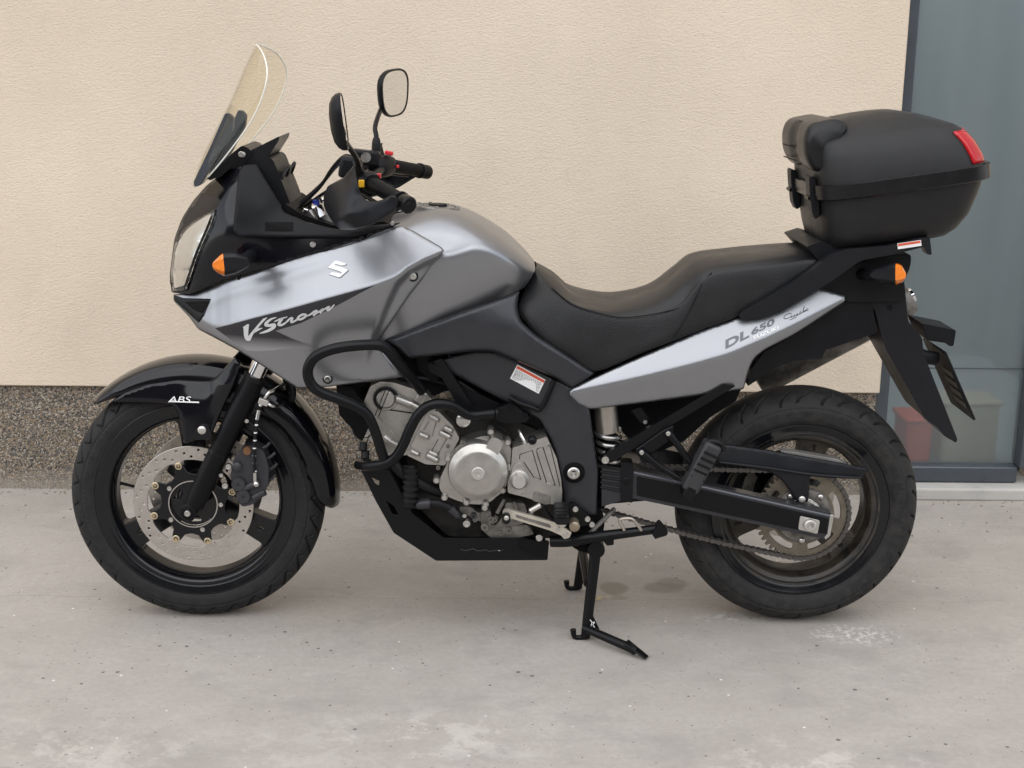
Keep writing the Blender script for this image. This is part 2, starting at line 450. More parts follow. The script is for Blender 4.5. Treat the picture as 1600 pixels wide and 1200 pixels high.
def thin_glass(name, tint, refl=.9):
    m_ = bpy.data.materials.new(name); m_.use_nodes = True; N = m_.node_tree.nodes; L = m_.node_tree.links
    t = N.new('ShaderNodeBsdfTransparent'); t.inputs[0].default_value = (*tint, 1); g_ = N.new('ShaderNodeBsdfGlossy'); g_.inputs['Roughness'].default_value = .02
    fr_ = N.new('ShaderNodeFresnel'); fr_.inputs['IOR'].default_value = 1.33; ge = N.new('ShaderNodeNewGeometry'); fz = N.new('ShaderNodeMath'); fz.operation = 'MULTIPLY'; iv = N.new('ShaderNodeMath'); iv.operation = 'SUBTRACT'; iv.inputs[0].default_value = 1; L.new(ge.outputs['Backfacing'], iv.inputs[1]); L.new(fr_.outputs[0], fz.inputs[0]); L.new(iv.outputs[0], fz.inputs[1])
    nz = N.new('ShaderNodeTexNoise'); nz.inputs['Scale'].default_value = 30; nz.inputs['Detail'].default_value = 6
    tc = N.new('ShaderNodeTexCoord'); L.new(tc.outputs['Object'], nz.inputs['Vector'])
    mr = N.new('ShaderNodeMapRange'); mr.inputs[1].default_value = .5; mr.inputs[2].default_value = .8; mr.inputs[4].default_value = .012; L.new(nz.outputs['Fac'], mr.inputs[0])
    d = N.new('ShaderNodeBsdfDiffuse'); d.inputs[0].default_value = (.6, .57, .5, 1)
    ms = N.new('ShaderNodeMixShader'); L.new(fz.outputs[0], ms.inputs[0]); L.new(t.outputs[0], ms.inputs[1]); L.new(g_.outputs[0], ms.inputs[2])
    m2 = N.new('ShaderNodeMixShader'); L.new(mr.outputs[0], m2.inputs[0]); L.new(ms.outputs[0], m2.inputs[1]); L.new(d.outputs[0], m2.inputs[2])
    L.new(m2.outputs[0], N['Material Output'].inputs['Surface']); return m_
SCREEN = thin_glass('windscreen_clear', (.985, .972, .932))
EDGE = mat('screen_edge_glint', (.75, .74, .68), .15, 0, .5, var=.02)  # glassy white colour stands in for the highlight along the screen's rim
LENS = mat('lamp_lens', (.97, .98, .98), .02, 0, 0, var=.005, rv=.01, trans=1, ior=1.35)
REFL = mat('lamp_reflector', (.75, .76, .77), .12, 1, var=.05)
GREYSTRIP = mat('screen_bracket_grey', (.04, .045, .055), .4)

# ================================================================== the setting
def nodes_of(name):
    m_ = bpy.data.materials.new(name); m_.use_nodes = True
    return m_, m_.node_tree.nodes, m_.node_tree.links, m_.node_tree.nodes['Principled BSDF']
def ground_mat():
    m_, N, L, b = nodes_of('concrete')
    tc = N.new('ShaderNodeTexCoord'); pos = tc.outputs['Object']
    def noise(scale, detail=6, rough=.6, vec=None):
        n = N.new('ShaderNodeTexNoise'); n.inputs['Scale'].default_value = scale; n.inputs['Detail'].default_value = detail; n.inputs['Roughness'].default_value = rough
        L.new(vec or pos, n.inputs['Vector']); return n.outputs['Fac']
    def rng_(x, a, b_, c=0., d=1., clamp=True):
        r = N.new('ShaderNodeMapRange'); r.inputs[1].default_value = a; r.inputs[2].default_value = b_; r.inputs[3].default_value = c; r.inputs[4].default_value = d; L.new(x, r.inputs[0]); return r.outputs[0]
    def mix(f, a, b_):
        q = N.new('ShaderNodeMix'); q.data_type = 'RGBA'
        L.new(f, q.inputs[0])
        for i, c in ((6, a), (7, b_)):
            if isinstance(c, tuple): q.inputs[i].default_value = (*c, 1)
            else: L.new(c, q.inputs[i])
        return q.outputs[2]
    def math_(op, a, b_):
        q = N.new('ShaderNodeMath'); q.operation = op; q.use_clamp = False
        for i, c in enumerate((a, b_)):
            if isinstance(c, (int, float)): q.inputs[i].default_value = c
            else: L.new(c, q.inputs[i])
        return q.outputs[0]
    mp = N.new('ShaderNodeMapping'); L.new(pos, mp.inputs['Vector']); mp.inputs['Scale'].default_value = (1, 1.5, 1)
    big = noise(1.6, 7, .62); mid = noise(7, 7, .65, mp.outputs[0]); fine = noise(60, 5, .7)
    c = mix(rng_(big, .32, .68), (.325, .297, .266), (.400, .369, .335))
    c = mix(rng_(mid, .42, .74, 0, .38), c, (.46, .43, .395))
    c = mix(rng_(noise(3.3, 8, .7, mp.outputs[0]), .50, .70, 0, .65), c, (.255, .238, .222))
    c = mix(rng_(fine, .35, .72, 0, .45), c, (.27, .248, .225))
    # faint trowel streaks
    ms = N.new('ShaderNodeMapping'); L.new(pos, ms.inputs['Vector']); ms.inputs['Scale'].default_value = (1.4, 26, 1); ms.inputs['Rotation'].default_value = (0, 0, .05)
    c = mix(rng_(noise(2.2, 5, .6, ms.outputs[0]), .5, .8, 0, .10), c, (.25, .238, .225))
    # small dark pits / droplets
    vo = N.new('ShaderNodeTexVoronoi'); vo.inputs['Scale'].default_value = 30; L.new(pos, vo.inputs['Vector'])
    rv = N.new('ShaderNodeSeparateColor'); L.new(vo.outputs['Color'], rv.inputs[0])
    size = rng_(rv.outputs[0], .72, 1.0, 0.0, .0055*30)
    dots = math_('LESS_THAN', vo.outputs['Distance'], size)
    vo2 = N.new('ShaderNodeTexVoronoi'); vo2.inputs['Scale'].default_value = 90; L.new(pos, vo2.inputs['Vector'])
    rv2 = N.new('ShaderNodeSeparateColor'); L.new(vo2.outputs['Color'], rv2.inputs[0])
    dots2 = math_('LESS_THAN', vo2.outputs['Distance'], rng_(rv2.outputs[1], .80, 1.0, 0, .0026*90))
    c = mix(math_('MULTIPLY', math_('MAXIMUM', dots, dots2), .8), c, (.085, .075, .065))
    # pale lime specks
    vo3 = N.new('ShaderNodeTexVoronoi'); vo3.inputs['Scale'].default_value = 17; L.new(pos, vo3.inputs['Vector'])
    rv3 = N.new('ShaderNodeSeparateColor'); L.new(vo3.outputs['Color'], rv3.inputs[0])
    c = mix(math_('LESS_THAN', vo3.outputs['Distance'], rng_(rv3.outputs[2], .90, 1.0, 0, .004*17)), c, (.62, .60, .56))
    # stains with a shape of their own (damp drips, chalky scuffs, a dusty patch)
    warp = noise(14, 5, .7)
    def blob(p, rx, ry, colr, k, edge=.18, wamp=.9, grit=None):
        nonlocal c
        q = N.new('ShaderNodeMapping'); q.vector_type = 'POINT'; L.new(pos, q.inputs['Vector'])
        q.inputs['Location'].default_value = (-p.x/rx, -p.y/ry, 0); q.inputs['Scale'].default_value = (1/rx, 1/ry, 0)
        ln = N.new('ShaderNodeVectorMath'); ln.operation = 'LENGTH'; L.new(q.outputs[0], ln.inputs[0])
        d = math_('ADD', ln.outputs['Value'], math_('MULTIPLY', math_('SUBTRACT', warp, .5), wamp))
        f = rng_(d, 1.0+edge, 1.0-edge, 0, k)
        if grit: f = math_('MULTIPLY', f, rng_(noise(grit, 5, .75), .5, .58))
        c = mix(f, c, colr)
    blob(PG(959, 919), .040, .046, (.215, .190, .150), .8)
    blob(PG(1036, 918), .055, .040, (.215, .190, .160), .7)
    blob(PG(1050, 911), .045, .040, (.215, .190, .160), .6)
    blob(PG(968, 934), .025, .014, (.26, .22, .16), .55)
    blob(PG(1335, 992), .09, .05, (.66, .64, .59), .8, .5, 1.6, 55)
    blob(PG(1150, 965), .10, .03, (.60, .58, .55), .5, .5, 1.4, 40)
    blob(PG(100, 1180), .20, .16, (.55, .52, .475), .40, .7, 1.4, 7)
    blob(PG(300, 1190), .35, .12, (.52, .49, .445), .32, .7, 1.4, 8)
    blob(PG(680, 1150), .22, .10, (.55, .52, .475), .5, .7, 1.4, 9)
    blob(PG(1270, 1195), .18, .09, (.56, .53, .48), .5, .7, 1.4, 9)
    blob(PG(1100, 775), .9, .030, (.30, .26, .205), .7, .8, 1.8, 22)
    # casting joint
    sx = N.new('ShaderNodeSeparateXYZ'); L.new(pos, sx.inputs[0])
    jw = math_('ABSOLUTE', math_('SUBTRACT', math_('ADD', sx.outputs[1], math_('MULTIPLY', math_('SUBTRACT', noise(3, 4), .5), .06)), PG(100, 931).y), 0)
    c = mix(rng_(jw, .0035, .001, 0, .28), c, (.20, .185, .17))
    L.new(c, b.inputs['Base Color']); b.inputs['Roughness'].default_value = .82
    bp = N.new('ShaderNodeBump'); bp.inputs['Strength'].default_value = .5; bp.inputs['Distance'].default_value = .002
    L.new(math_('ADD', fine, math_('MULTIPLY', mid, 2.)), bp.inputs['Height']); L.new(bp.outputs[0], b.inputs['Normal'])
    return m_
def plaster_mat():
    m_, N, L, b = nodes_of('cream_plaster')
    tc = N.new('ShaderNodeTexCoord')
    mp = N.new('ShaderNodeMapping'); mp.inputs['Scale'].default_value = (.62, 1, 1.15); L.new(tc.outputs['Object'], mp.inputs['Vector'])
    n1 = N.new('ShaderNodeTexNoise'); n1.inputs['Scale'].default_value = 310; n1.inputs['Detail'].default_value = 4; n1.inputs['Roughness'].default_value = .55; L.new(mp.outputs[0], n1.inputs['Vector'])
    n2 = N.new('ShaderNodeTexNoise'); n2.inputs['Scale'].default_value = 2.2; n2.inputs['Detail'].default_value = 6; L.new(tc.outputs['Object'], n2.inputs['Vector'])
    n3 = N.new('ShaderNodeTexNoise'); n3.inputs['Scale'].default_value = 150; n3.inputs['Detail'].default_value = 4; L.new(mp.outputs[0], n3.inputs['Vector'])
    r = N.new('ShaderNodeMapRange'); r.inputs[1].default_value = .3; r.inputs[2].default_value = .7; L.new(n2.outputs['Fac'], r.inputs[0])
    mx = N.new('ShaderNodeMix'); mx.data_type = 'RGBA'; L.new(r.outputs[0], mx.inputs[0]); mx.inputs[6].default_value = (.645, .545, .430, 1); mx.inputs[7].default_value = (.71, .605, .482, 1)
    r2 = N.new('ShaderNodeMapRange'); r2.inputs[1].default_value = .36; r2.inputs[2].default_value = .30; r2.inputs[3].default_value = 0; r2.inputs[4].default_value = .55; L.new(n1.outputs['Fac'], r2.inputs[0])
    mx2 = N.new('ShaderNodeMix'); mx2.data_type = 'RGBA'; L.new(r2.outputs[0], mx2.inputs[0]); L.new(mx.outputs[2], mx2.inputs[6]); mx2.inputs[7].default_value = (.40, .32, .22, 1)
    n4 = N.new('ShaderNodeTexNoise'); n4.inputs['Scale'].default_value = 9; n4.inputs['Detail'].default_value = 8; n4.inputs['Roughness'].default_value = .65; mp4 = N.new('ShaderNodeMapping'); mp4.inputs['Scale'].default_value = (1, 1, .4); L.new(tc.outputs['Object'], mp4.inputs['Vector']); L.new(mp4.outputs[0], n4.inputs['Vector'])
    sz = N.new('ShaderNodeSeparateXYZ'); L.new(tc.outputs['Object'], sz.inputs[0])
    hz_ = N.new('ShaderNodeMapRange'); hz_.inputs[1].default_value = .95; hz_.inputs[2].default_value = .36; hz_.inputs[3].default_value = .10; hz_.inputs[4].default_value = .40; L.new(sz.outputs[2], hz_.inputs[0])
    st4 = N.new('ShaderNodeMapRange'); st4.inputs[1].default_value = .48; st4.inputs[2].default_value = .78; L.new(n4.outputs['Fac'], st4.inputs[0])
    mu = N.new('ShaderNodeMath'); mu.operation = 'MULTIPLY'; L.new(hz_.outputs[0], mu.inputs[0]); L.new(st4.outputs[0], mu.inputs[1])
    mx4 = N.new('ShaderNodeMix'); mx4.data_type = 'RGBA'; L.new(mu.outputs[0], mx4.inputs[0]); L.new(mx2.outputs[2], mx4.inputs[6]); mx4.inputs[7].default_value = (.47, .40, .31, 1)
    L.new(mx4.outputs[2], b.inputs['Base Color']); b.inputs['Roughness'].default_value = .88
    ad = N.new('ShaderNodeMath'); ad.operation = 'ADD'; L.new(n1.outputs['Fac'], ad.inputs[0]); L.new(n3.outputs['Fac'], ad.inputs[1])
    bp = N.new('ShaderNodeBump'); bp.inputs['Strength'].default_value = .55; bp.inputs['Distance'].default_value = .004
    L.new(ad.outputs[0], bp.inputs['Height']); L.new(bp.outputs[0], b.inputs['Normal'])
    return m_
def mosaic_mat():
    m_, N, L, b = nodes_of('mosaic_plaster')
    tc = N.new('ShaderNodeTexCoord')
    vo = N.new('ShaderNodeTexVoronoi'); vo.inputs['Scale'].default_value = 225; L.new(tc.outputs['Object'], vo.inputs['Vector'])
    sp = N.new('ShaderNodeSeparateColor'); L.new(vo.outputs['Color'], sp.inputs[0])
    cr = N.new('ShaderNodeValToRGB'); e = cr.color_ramp; e.interpolation = 'CONSTANT'
    cols = [(0, (.040, .036, .032)), (.16, (.115, .098, .080)), (.34, (.205, .162, .115)), (.52, (.130, .112, .092)), (.64, (.27, .225, .17)), (.78, (.25, .165, .090)), (.86, (.37, .335, .285)), (.95, (.07, .066, .068))]
    e.elements[0].color = (*cols[0][1], 1); e.elements[1].position = cols[1][0]; e.elements[1].color = (*cols[1][1], 1)
    for p_, c_ in cols[2:]:
        q = e.elements.new(p_); q.color = (*c_, 1)
    L.new(sp.outputs[0], cr.inputs[0])
    sz = N.new('ShaderNodeSeparateXYZ'); L.new(tc.outputs['Object'], sz.inputs[0])
    nd = N.new('ShaderNodeTexNoise'); nd.inputs['Scale'].default_value = 14; nd.inputs['Detail'].default_value = 6; L.new(tc.outputs['Object'], nd.inputs['Vector'])
    ad_ = N.new('ShaderNodeMath'); ad_.operation = 'MULTIPLY_ADD'; L.new(nd.outputs['Fac'], ad_.inputs[0]); ad_.inputs[1].default_value = -.09; L.new(sz.outputs[2], ad_.inputs[2])
    dr = N.new('ShaderNodeMapRange'); dr.inputs[1].default_value = .03; dr.inputs[2].default_value = -.045; dr.inputs[3].default_value = 0; dr.inputs[4].default_value = .75; L.new(ad_.outputs[0], dr.inputs[0])
    md = N.new('ShaderNodeMix'); md.data_type = 'RGBA'; L.new(dr.outputs[0], md.inputs[0]); L.new(cr.outputs[0], md.inputs[6]); md.inputs[7].default_value = (.30, .265, .22, 1)
    L.new(md.outputs[2], b.inputs['Base Color']); b.inputs['Roughness'].default_value = .5
    bp = N.new('ShaderNodeBump'); bp.inputs['Strength'].default_value = .8; bp.inputs['Distance'].default_value = .003; bp.invert = True
    L.new(vo.outputs['Distance'], bp.inputs['Height']); L.new(bp.outputs[0], b.inputs['Normal'])
    return m_
CONC = ground_mat(); PLASTER = plaster_mat(); MOSAIC = mosaic_mat()
tag(MB().add([(-300, -300, 0), (300, -300, 0), (300, 300, 0), (-300, 300, 0)], [(0, 1, 2, 3)]).build('ground', CONC, smooth=False), kind='structure')
YW = 1.015                                     # plaster face; the mosaic plinth sits 20 mm behind it
ZP = P(600, 608, YW).z                         # lower edge of the plaster
XE = P(1379, 560, YW).x                        # its end at the doorway
wall = tag(empty('house_wall', (-1.5, YW+.15, 0), 'cream rendered house wall with a speckled stone plinth behind the motorcycle', 'wall'), kind='thing')
MB().box(((-6+XE)/2, YW+.15, (ZP+3.4)/2), (XE+6, .30, 3.4-ZP)).build('render', PLASTER, wall, bevel=.004)
MB().box(((-6+XE-.006)/2, YW+.16, ZP/2-.004), (XE-.006+6, .28, ZP+.006)).build('plinth', MOSAIC, wall)
XR = XE+.62                                    # right side of the doorway
MB().box(((XR+7)/2, YW+.15, 1.7), (7-XR, .30, 3.4)).build('render', PLASTER, wall, bevel=.004)
MB().box(((XE+XR)/2, YW+.15, 3.0), (XR-XE, .29, .8)).build('lintel', PLASTER, wall)
FRAMEB = mat('door_frame_blue_grey', (.060, .070, .082), .32, .1, .2, var=.06)
YD = YW+.045
def glass_mat():
    m_, N, L, b = nodes_of('dusty_frosted_glass')
    tc = N.new('ShaderNodeTexCoord')
    n = N.new('ShaderNodeTexNoise'); n.inputs['Scale'].default_value = 3; n.inputs['Detail'].default_value = 6
    mp = N.new('ShaderNodeMapping'); mp.inputs['Scale'].default_value = (4, 1, .35); L.new(tc.outputs['Object'], mp.inputs['Vector']); L.new(mp.outputs[0], n.inputs['Vector'])
    r = N.new('ShaderNodeMapRange'); r.inputs[1].default_value = .3; r.inputs[2].default_value = .7; L.new(n.outputs['Fac'], r.inputs[0])
    mx = N.new('ShaderNodeMix'); mx.data_type = 'RGBA'; L.new(r.outputs[0], mx.inputs[0]); mx.inputs[6].default_value = (.175, .205, .215, 1); mx.inputs[7].default_value = (.215, .245, .25, 1)
    vo = N.new('ShaderNodeTexVoronoi'); vo.inputs['Scale'].default_value = 22; L.new(tc.outputs['Object'], vo.inputs['Vector'])
    sc = N.new('ShaderNodeSeparateColor'); L.new(vo.outputs['Color'], sc.inputs[0])
    rr = N.new('ShaderNodeMapRange'); rr.inputs[1].default_value = .85; rr.inputs[2].default_value = 1; rr.inputs[4].default_value = .05; L.new(sc.outputs[0], rr.inputs[0])
    lt = N.new('ShaderNodeMath'); lt.operation = 'LESS_THAN'; L.new(vo.outputs['Distance'], lt.inputs[0]); L.new(rr.outputs[0], lt.inputs[1])
    m2 = N.new('ShaderNodeMix'); m2.data_type = 'RGBA'; L.new(lt.outputs[0], m2.inputs[0]); L.new(mx.outputs[2], m2.inputs[6]); m2.inputs[7].default_value = (.5, .5, .48, 1)
    L.new(m2.outputs[2], b.inputs['Base Color']); b.inputs['Roughness'].default_value = .26
    b.inputs['Coat Weight'].default_value = .3; b.inputs['Coat Roughness'].default_value = .1
    tr = N.new('ShaderNodeBsdfTranslucent'); tr.inputs['Color'].default_value = (.72, .77, .77, 1)
    rf = N.new('ShaderNodeBsdfRefraction'); rf.inputs['Roughness'].default_value = .34; rf.inputs['IOR'].default_value = 1.02; rf.inputs['Color'].default_value = (.85, .9, .9, 1)
    ms = N.new('ShaderNodeMixShader'); ms.inputs[0].default_value = .62
    m3 = N.new('ShaderNodeMixShader'); m3.inputs[0].default_value = .75
    L.new(tr.outputs[0], m3.inputs[1]); L.new(rf.outputs[0], m3.inputs[2])
    L.new(b.outputs[0], ms.inputs[1]); L.new(m3.outputs[0], ms.inputs[2])
    L.new(ms.outputs[0], N['Material Output'].inputs['Surface'])
    return m_
ZB0, ZB1 = PG(1500, 771).z+.045, P(1500, 727, YD).z       # bottom rail
door = tag(empty('glass_door', ((XE+XR)/2, YD, 0), 'blue grey framed door with a tall dusty frosted pane', 'door'), kind='thing')
JL = P(1392, 560, YD).x
MB().box(((XE+JL)/2-.02, YD+.02, 1.35), (JL-XE+.04, .06, 2.5)).build('jamb', FRAMEB, door, bevel=.003)
JR = P(1591, 700, YD).x
MB().box((JR+.04, YD+.012, 1.35), (.08, .08, 2.5)).build('jamb', FRAMEB, door, bevel=.003)
MB().box(((JL+JR)/2, YD+.018, (ZB0+ZB1)/2), (JR-JL, .07, ZB1-ZB0)).build('bottom_rail', FRAMEB, door, bevel=.006)
MB().box(((JL+JR)/2, YD+.018, 2.5), (JR-JL, .07, .1)).build('top_rail', FRAMEB, door, bevel=.006)
MB().box(((JL+JR)/2, YD+.03, (ZB1+2.45)/2), (JR-JL, .006, 2.45-ZB1)).build('pane', [glass_mat(), thin_glass('clear_glass', (.95, .97, .97))], door, smooth=False)
for f_ in door.children[-1].data.polygons if False else [q for o in scene.objects if o.name == 'pane' for q in o.data.polygons]: f_.material_index = 0 if f_.normal.y < -.5 else 1
MB().box(((JL+JR)/2, YD+.024, P(1500, 578, YD).z), (JR-JL, .003, .003)).build('reflection_line', FRAMEB, door)  # thin bar stands in for a step in the pane's reflection
STEPM = mat('pale_concrete', (.47, .455, .43), .8, var=.2, vs=9, bump=.5, bs=120, dust=.5, dustc=(.30, .275, .24))
st = MB().box(((XE+XR)/2+.01, YD+.0, ZB0/2-.002), (XR-XE+.05, .16, ZB0)).build('door_step', STEPM, bevel=.008)
tag(st, kind='structure')
# the room behind the pane
rm = MB(); RX0, RX1, RY0, RY1 = XE-.5, XR+.5, YW+.31, YW+2.2
rm.add([(RX0, RY0, .03), (RX1, RY0, .03), (RX1, RY1, .03), (RX0, RY1, .03), (RX0, RY0, 2.6), (RX1, RY0, 2.6), (RX1, RY1, 2.6), (RX0, RY1, 2.6)],
       [(0, 1, 2, 3), (2, 6, 7, 3), (0, 3, 7, 4), (1, 5, 6, 2)])      # open above: ceiling left out to let added daylight brighten things behind the pane
tag(rm.build('room', mat('room_grey', (.42, .47, .49), .8), smooth=False), kind='structure')
def tub(name, x, w_, h, c, label, cat, z0=.03):
    mb = MB().box((x, YD+.34, z0+h/2), (w_, .16, h)).box((x, YD+.34, z0+h+.006), (w_+.02, .18, .02))
    tag(mb.build(name, mat(name+'_m', c, .6), bevel=.012), label, cat)
tub('storage_tub', P(1428, 700, YD+.3).x, .095, P(1423, 655, YD+.3).z-.03, (.85, .10, .04), 'blurred orange red tub seen through the frosted door glass', 'tub')
tub('carton', P(1507, 700, YD+.3).x, .20, P(1507, 628, YD+.3).z-.03, (.62, .54, .40), 'blurred beige carton seen through the frosted door glass', 'carton')

# the low houses across the yard, behind the photographer: they darken what the paint mirrors along the horizon
BR = mat('brown_render', (.13, .115, .10), .85, var=.2, vs=1.5); RT = mat('roof_tiles', (.10, .055, .04), .8, var=.2, vs=4); WG = mat('window_dark', (.02, .025, .03), .1)
for x0, x1, h_ in ((-34, -13, 5.2), (-11.5, 6, 6.4), (8, 31, 5.0)):
    hb_ = MB()
    hb_.box(((x0+x1)/2, -22, h_/2), (x1-x0, 7, h_), mi=0)
    hb_.add([(x0-.4, -18.1, h_), (x1+.4, -18.1, h_), (x1+.4, -22, h_+2.0), (x0-.4, -22, h_+2.0), (x0-.4, -25.9, h_), (x1+.4, -25.9, h_)], [(0, 1, 2, 3), (3, 2, 5, 4), (0, 3, 4), (1, 5, 2)], 1)
    for k in range(int((x1-x0)/3)):
        for z in (1.6, 3.9): hb_.box((x0+1.6+k*3, -18.49, z), (1.2, .06, 1.3), mi=2)
    tag(hb_.build('house', [BR, RT, WG], smooth=False), kind='structure')
# dry straw on the concrete beside the stand
g = PG(935, 938); mb = MB()
for k in range(9):
    a = random.uniform(0, 6.28); l = random.uniform(.02, .05); q = Vector((math.cos(a), math.sin(a)*.8, 0))
    mb.tube([g+q*-.3*l+Vector((0, 0, .002)), g+q*.3*l+Vector((.003, .004, .008)), g+q*l+Vector((random.uniform(-.008, .008), .0, .003))], .0006, 5, 4)
tag(mb.build('straw_tuft', mat('straw', (.55, .45, .24), .7)), 'few wisps of dry straw lying beside the centre stand', 'straw')
# crumbs of gravel along the foot of the wall
mb = MB()
for k in range(420):
    x = random.uniform(-.9, 2.6); y = YW+.015-abs(random.gauss(0, .035))-(.035 if x > XE else 0)
    if random.random() < .25: y -= random.uniform(0, .4)
    s = random.uniform(.0012, .0042); c = Vector((x, y, s*.4))
    mb.box(c, (s*random.uniform(.8, 1.6), s*random.uniform(.8, 1.4), s), Matrix.Rotation(random.uniform(0, 3), 3, 'Z'))
tag(mb.build('gravel_crumbs', mat('crumbs', (.26, .215, .155), .85, var=.5, vs=60), smooth=False), 'loose crumbs of gravel along the foot of the wall', 'gravel', 'stuff')

# ================================================================== motorcycle
FW = Vector((0, 0, .329)); RW = Vector((1.565, 0, .3185))
bike = empty('motorcycle', (.78, 0, 0), 'silver and black adventure motorcycle parked on its centre stand', 'motorcycle')

def tyre(name, c, prof, mat_, parent, groove, nseg=840):
    """prof: half profile (y, r) from bead to crown; grooves are pressed into the tread"""
    half = [np.array(p, float) for p in prof]
    full = half+[np.array((-p[0], p[1])) for p in half[-2::-1]]
    pr = catmull(full, 5); K = len(pr); pr = np.array(pr)
    tg = np.gradient(pr, axis=0); nr = np.stack([tg[:, 1], -tg[:, 0]], 1); nr /= np.linalg.norm(nr, axis=1)[:, None]
    if nr[K//2, 1] < 0: nr = -nr
    sgn = pr[:, 0]/abs(prof[0][0]); th = np.arange(nseg)*2*math.pi/nseg
    arc = np.concatenate([[0], np.cumsum(np.linalg.norm(np.diff(pr, axis=0), axis=1))]); arc -= arc[K//2]
    D = groove(th[:, None], arc[None, :])            # depth in metres
    yy = pr[None, :, 0]-nr[None, :, 0]*D; rr = pr[None, :, 1]-nr[None, :, 1]*D
    V = np.stack([c.x+rr*np.cos(th)[:, None], c.y+yy, c.z+rr*np.sin(th)[:, None]], 2).reshape(-1, 3)
    i = np.arange(nseg); fs = []
    for k in range(K-1):
        a = i*K+k; b = ((i+1) % nseg)*K+k
        fs += np.stack([a, a+1, b+1, b], 1).tolist()
    mb = MB(); mb.v = [tuple(v) for v in V]; mb.f = [tuple(f) for f in fs]; mb.m = [0]*len(fs)
    return mb.build(name, mat_, parent, angle=35, recalc=True)
def sstep(x, a, b): t = np.clip((x-a)/(b-a), 0, 1); return t*t*(3-2*t)
def groove_front(th, s):
    d = np.zeros(np.broadcast(th, s).shape); per = 2*math.pi/34
    for side in (-1, 1):
        a = s*side
        ph = (th+side*.06-(a-.02)*3.2-8*np.maximum(a-.045, 0)**2*10) % per; ph = np.minimum(ph, per-ph)*.329
        m_ = sstep(a, .012, .02)*(1-sstep(a, .060, .068))
        d = np.maximum(d, .0065*(1-sstep(ph, .0022, .0046))*m_)
        ph2 = (th+per/2+(a-.03)*2.) % per; ph2 = np.minimum(ph2, per-ph2)*.329
        m2 = sstep(a, .040, .046)*(1-sstep(a, .062, .068))
        d = np.maximum(d, .0045*(1-sstep(ph2, .0016, .0036))*m2)
    d = np.maximum(d, .0015*(1-sstep(np.abs(np.abs(s)-.0715), .0005, .0016)))
    d = np.where(np.abs(s) > .1005, np.maximum(d, 0)-.0007*(1-sstep(np.abs(np.abs(s)-.103), .0008, .002)), d)
    d = d-.0006*(np.sin(th*130) > 0)*(np.abs(np.abs(s)-.0785) < .0035)
    return d
def groove_rear(th, s):
    d = np.zeros(np.broadcast(th, s).shape); per = 2*math.pi/17
    for side, o in ((-1, 0), (1, .5)):
        a = s*side
        for q, (s0, s1, sl, wd) in enumerate(((.010, .075, 4.0, .0034), (.028, .082, 3.2, .003))):
            ph = (th+o*per+q*per*.5-(a-.02)*sl+np.maximum(a-.05, 0)**2*45) % per; ph = np.minimum(ph, per-ph)*.317
            d = np.maximum(d, .0065*(1-sstep(ph, wd*.6, wd*1.35))*sstep(a, s0, s0+.006)*(1-sstep(a, s1-.006, s1)))
    d = np.maximum(d, .0015*(1-sstep(np.abs(np.abs(s)-.091), .0006, .002)))
    d = np.where(np.abs(s) > .119, np.maximum(d, 0)-.0007*(1-sstep(np.abs(np.abs(s)-.122), .0008, .002)), d)
    d = d-.0006*(np.sin(th*130) > 0)*(np.abs(np.abs(s)-.100) < .004)
    return d
def wheel_disc(c, R_in, R_rim, y_half, spokes, hw, hub_r, slot):
    """cast centre: hub, three broad spokes with rounded windows and a slot near the rim"""
    out = [(c.x+R_rim*math.cos(a), c.z+R_rim*math.sin(a)) for a in np.linspace(0, 2*math.pi, 96, endpoint=False)]
    holes = []
    sp = sorted(R(a) for a in spokes)
    for i in range(3):
        a0, a1 = sp[i], sp[(i+1) % 3]+(2*math.pi if i == 2 else 0)
        pts = []
        def edge(a, sgn, r):
            d = np.array([math.cos(a), math.sin(a)]); n = np.array([-d[1], d[0]])*sgn
            h = hw*(1.0 if r < R_in else 1.25); return d*math.sqrt(max(r*r-h*h, 0))+n*h
        pts.append(edge(a0, 1, hub_r)); pts.append(edge(a0, 1, (hub_r+R_in)/2)); pts.append(edge(a0, 1, R_in))
        e0 = math.atan2(*(edge(a0, 1, R_in)[::-1])); e1 = math.atan2(*(edge(a1, -1, R_in)[::-1]))
        while e1 < e0: e1 += 2*math.pi
        for t in np.linspace(e0, e1, 14)[1:-1]: pts.append(np.array([math.cos(t), math.sin(t)])*R_in)
        pts.append(edge(a1, -1, R_in)); pts.append(edge(a1, -1, (hub_r+R_in)/2)); pts.append(edge(a1, -1, hub_r))
        h = rnd([tuple(p) for p in pts], .024, 6)
        holes.append([(c.x+q[0], c.z+q[1]) for q in h])
    if slot:
        for a in sp:
            d = np.array([math.cos(a), math.sin(a)]); n = np.array([-d[1], d[0]])
            q = [d*slot[0]+n*slot[1]*-1, d*slot[0]+n*slot[1], d*(slot[0]+slot[2])+n*slot[1], d*(slot[0]+slot[2])-n*slot[1]]
            holes.append([(c.x+v[0], c.z+v[1]) for v in rnd([tuple(v) for v in q], slot[1]*.9, 4)])
    return out, holes

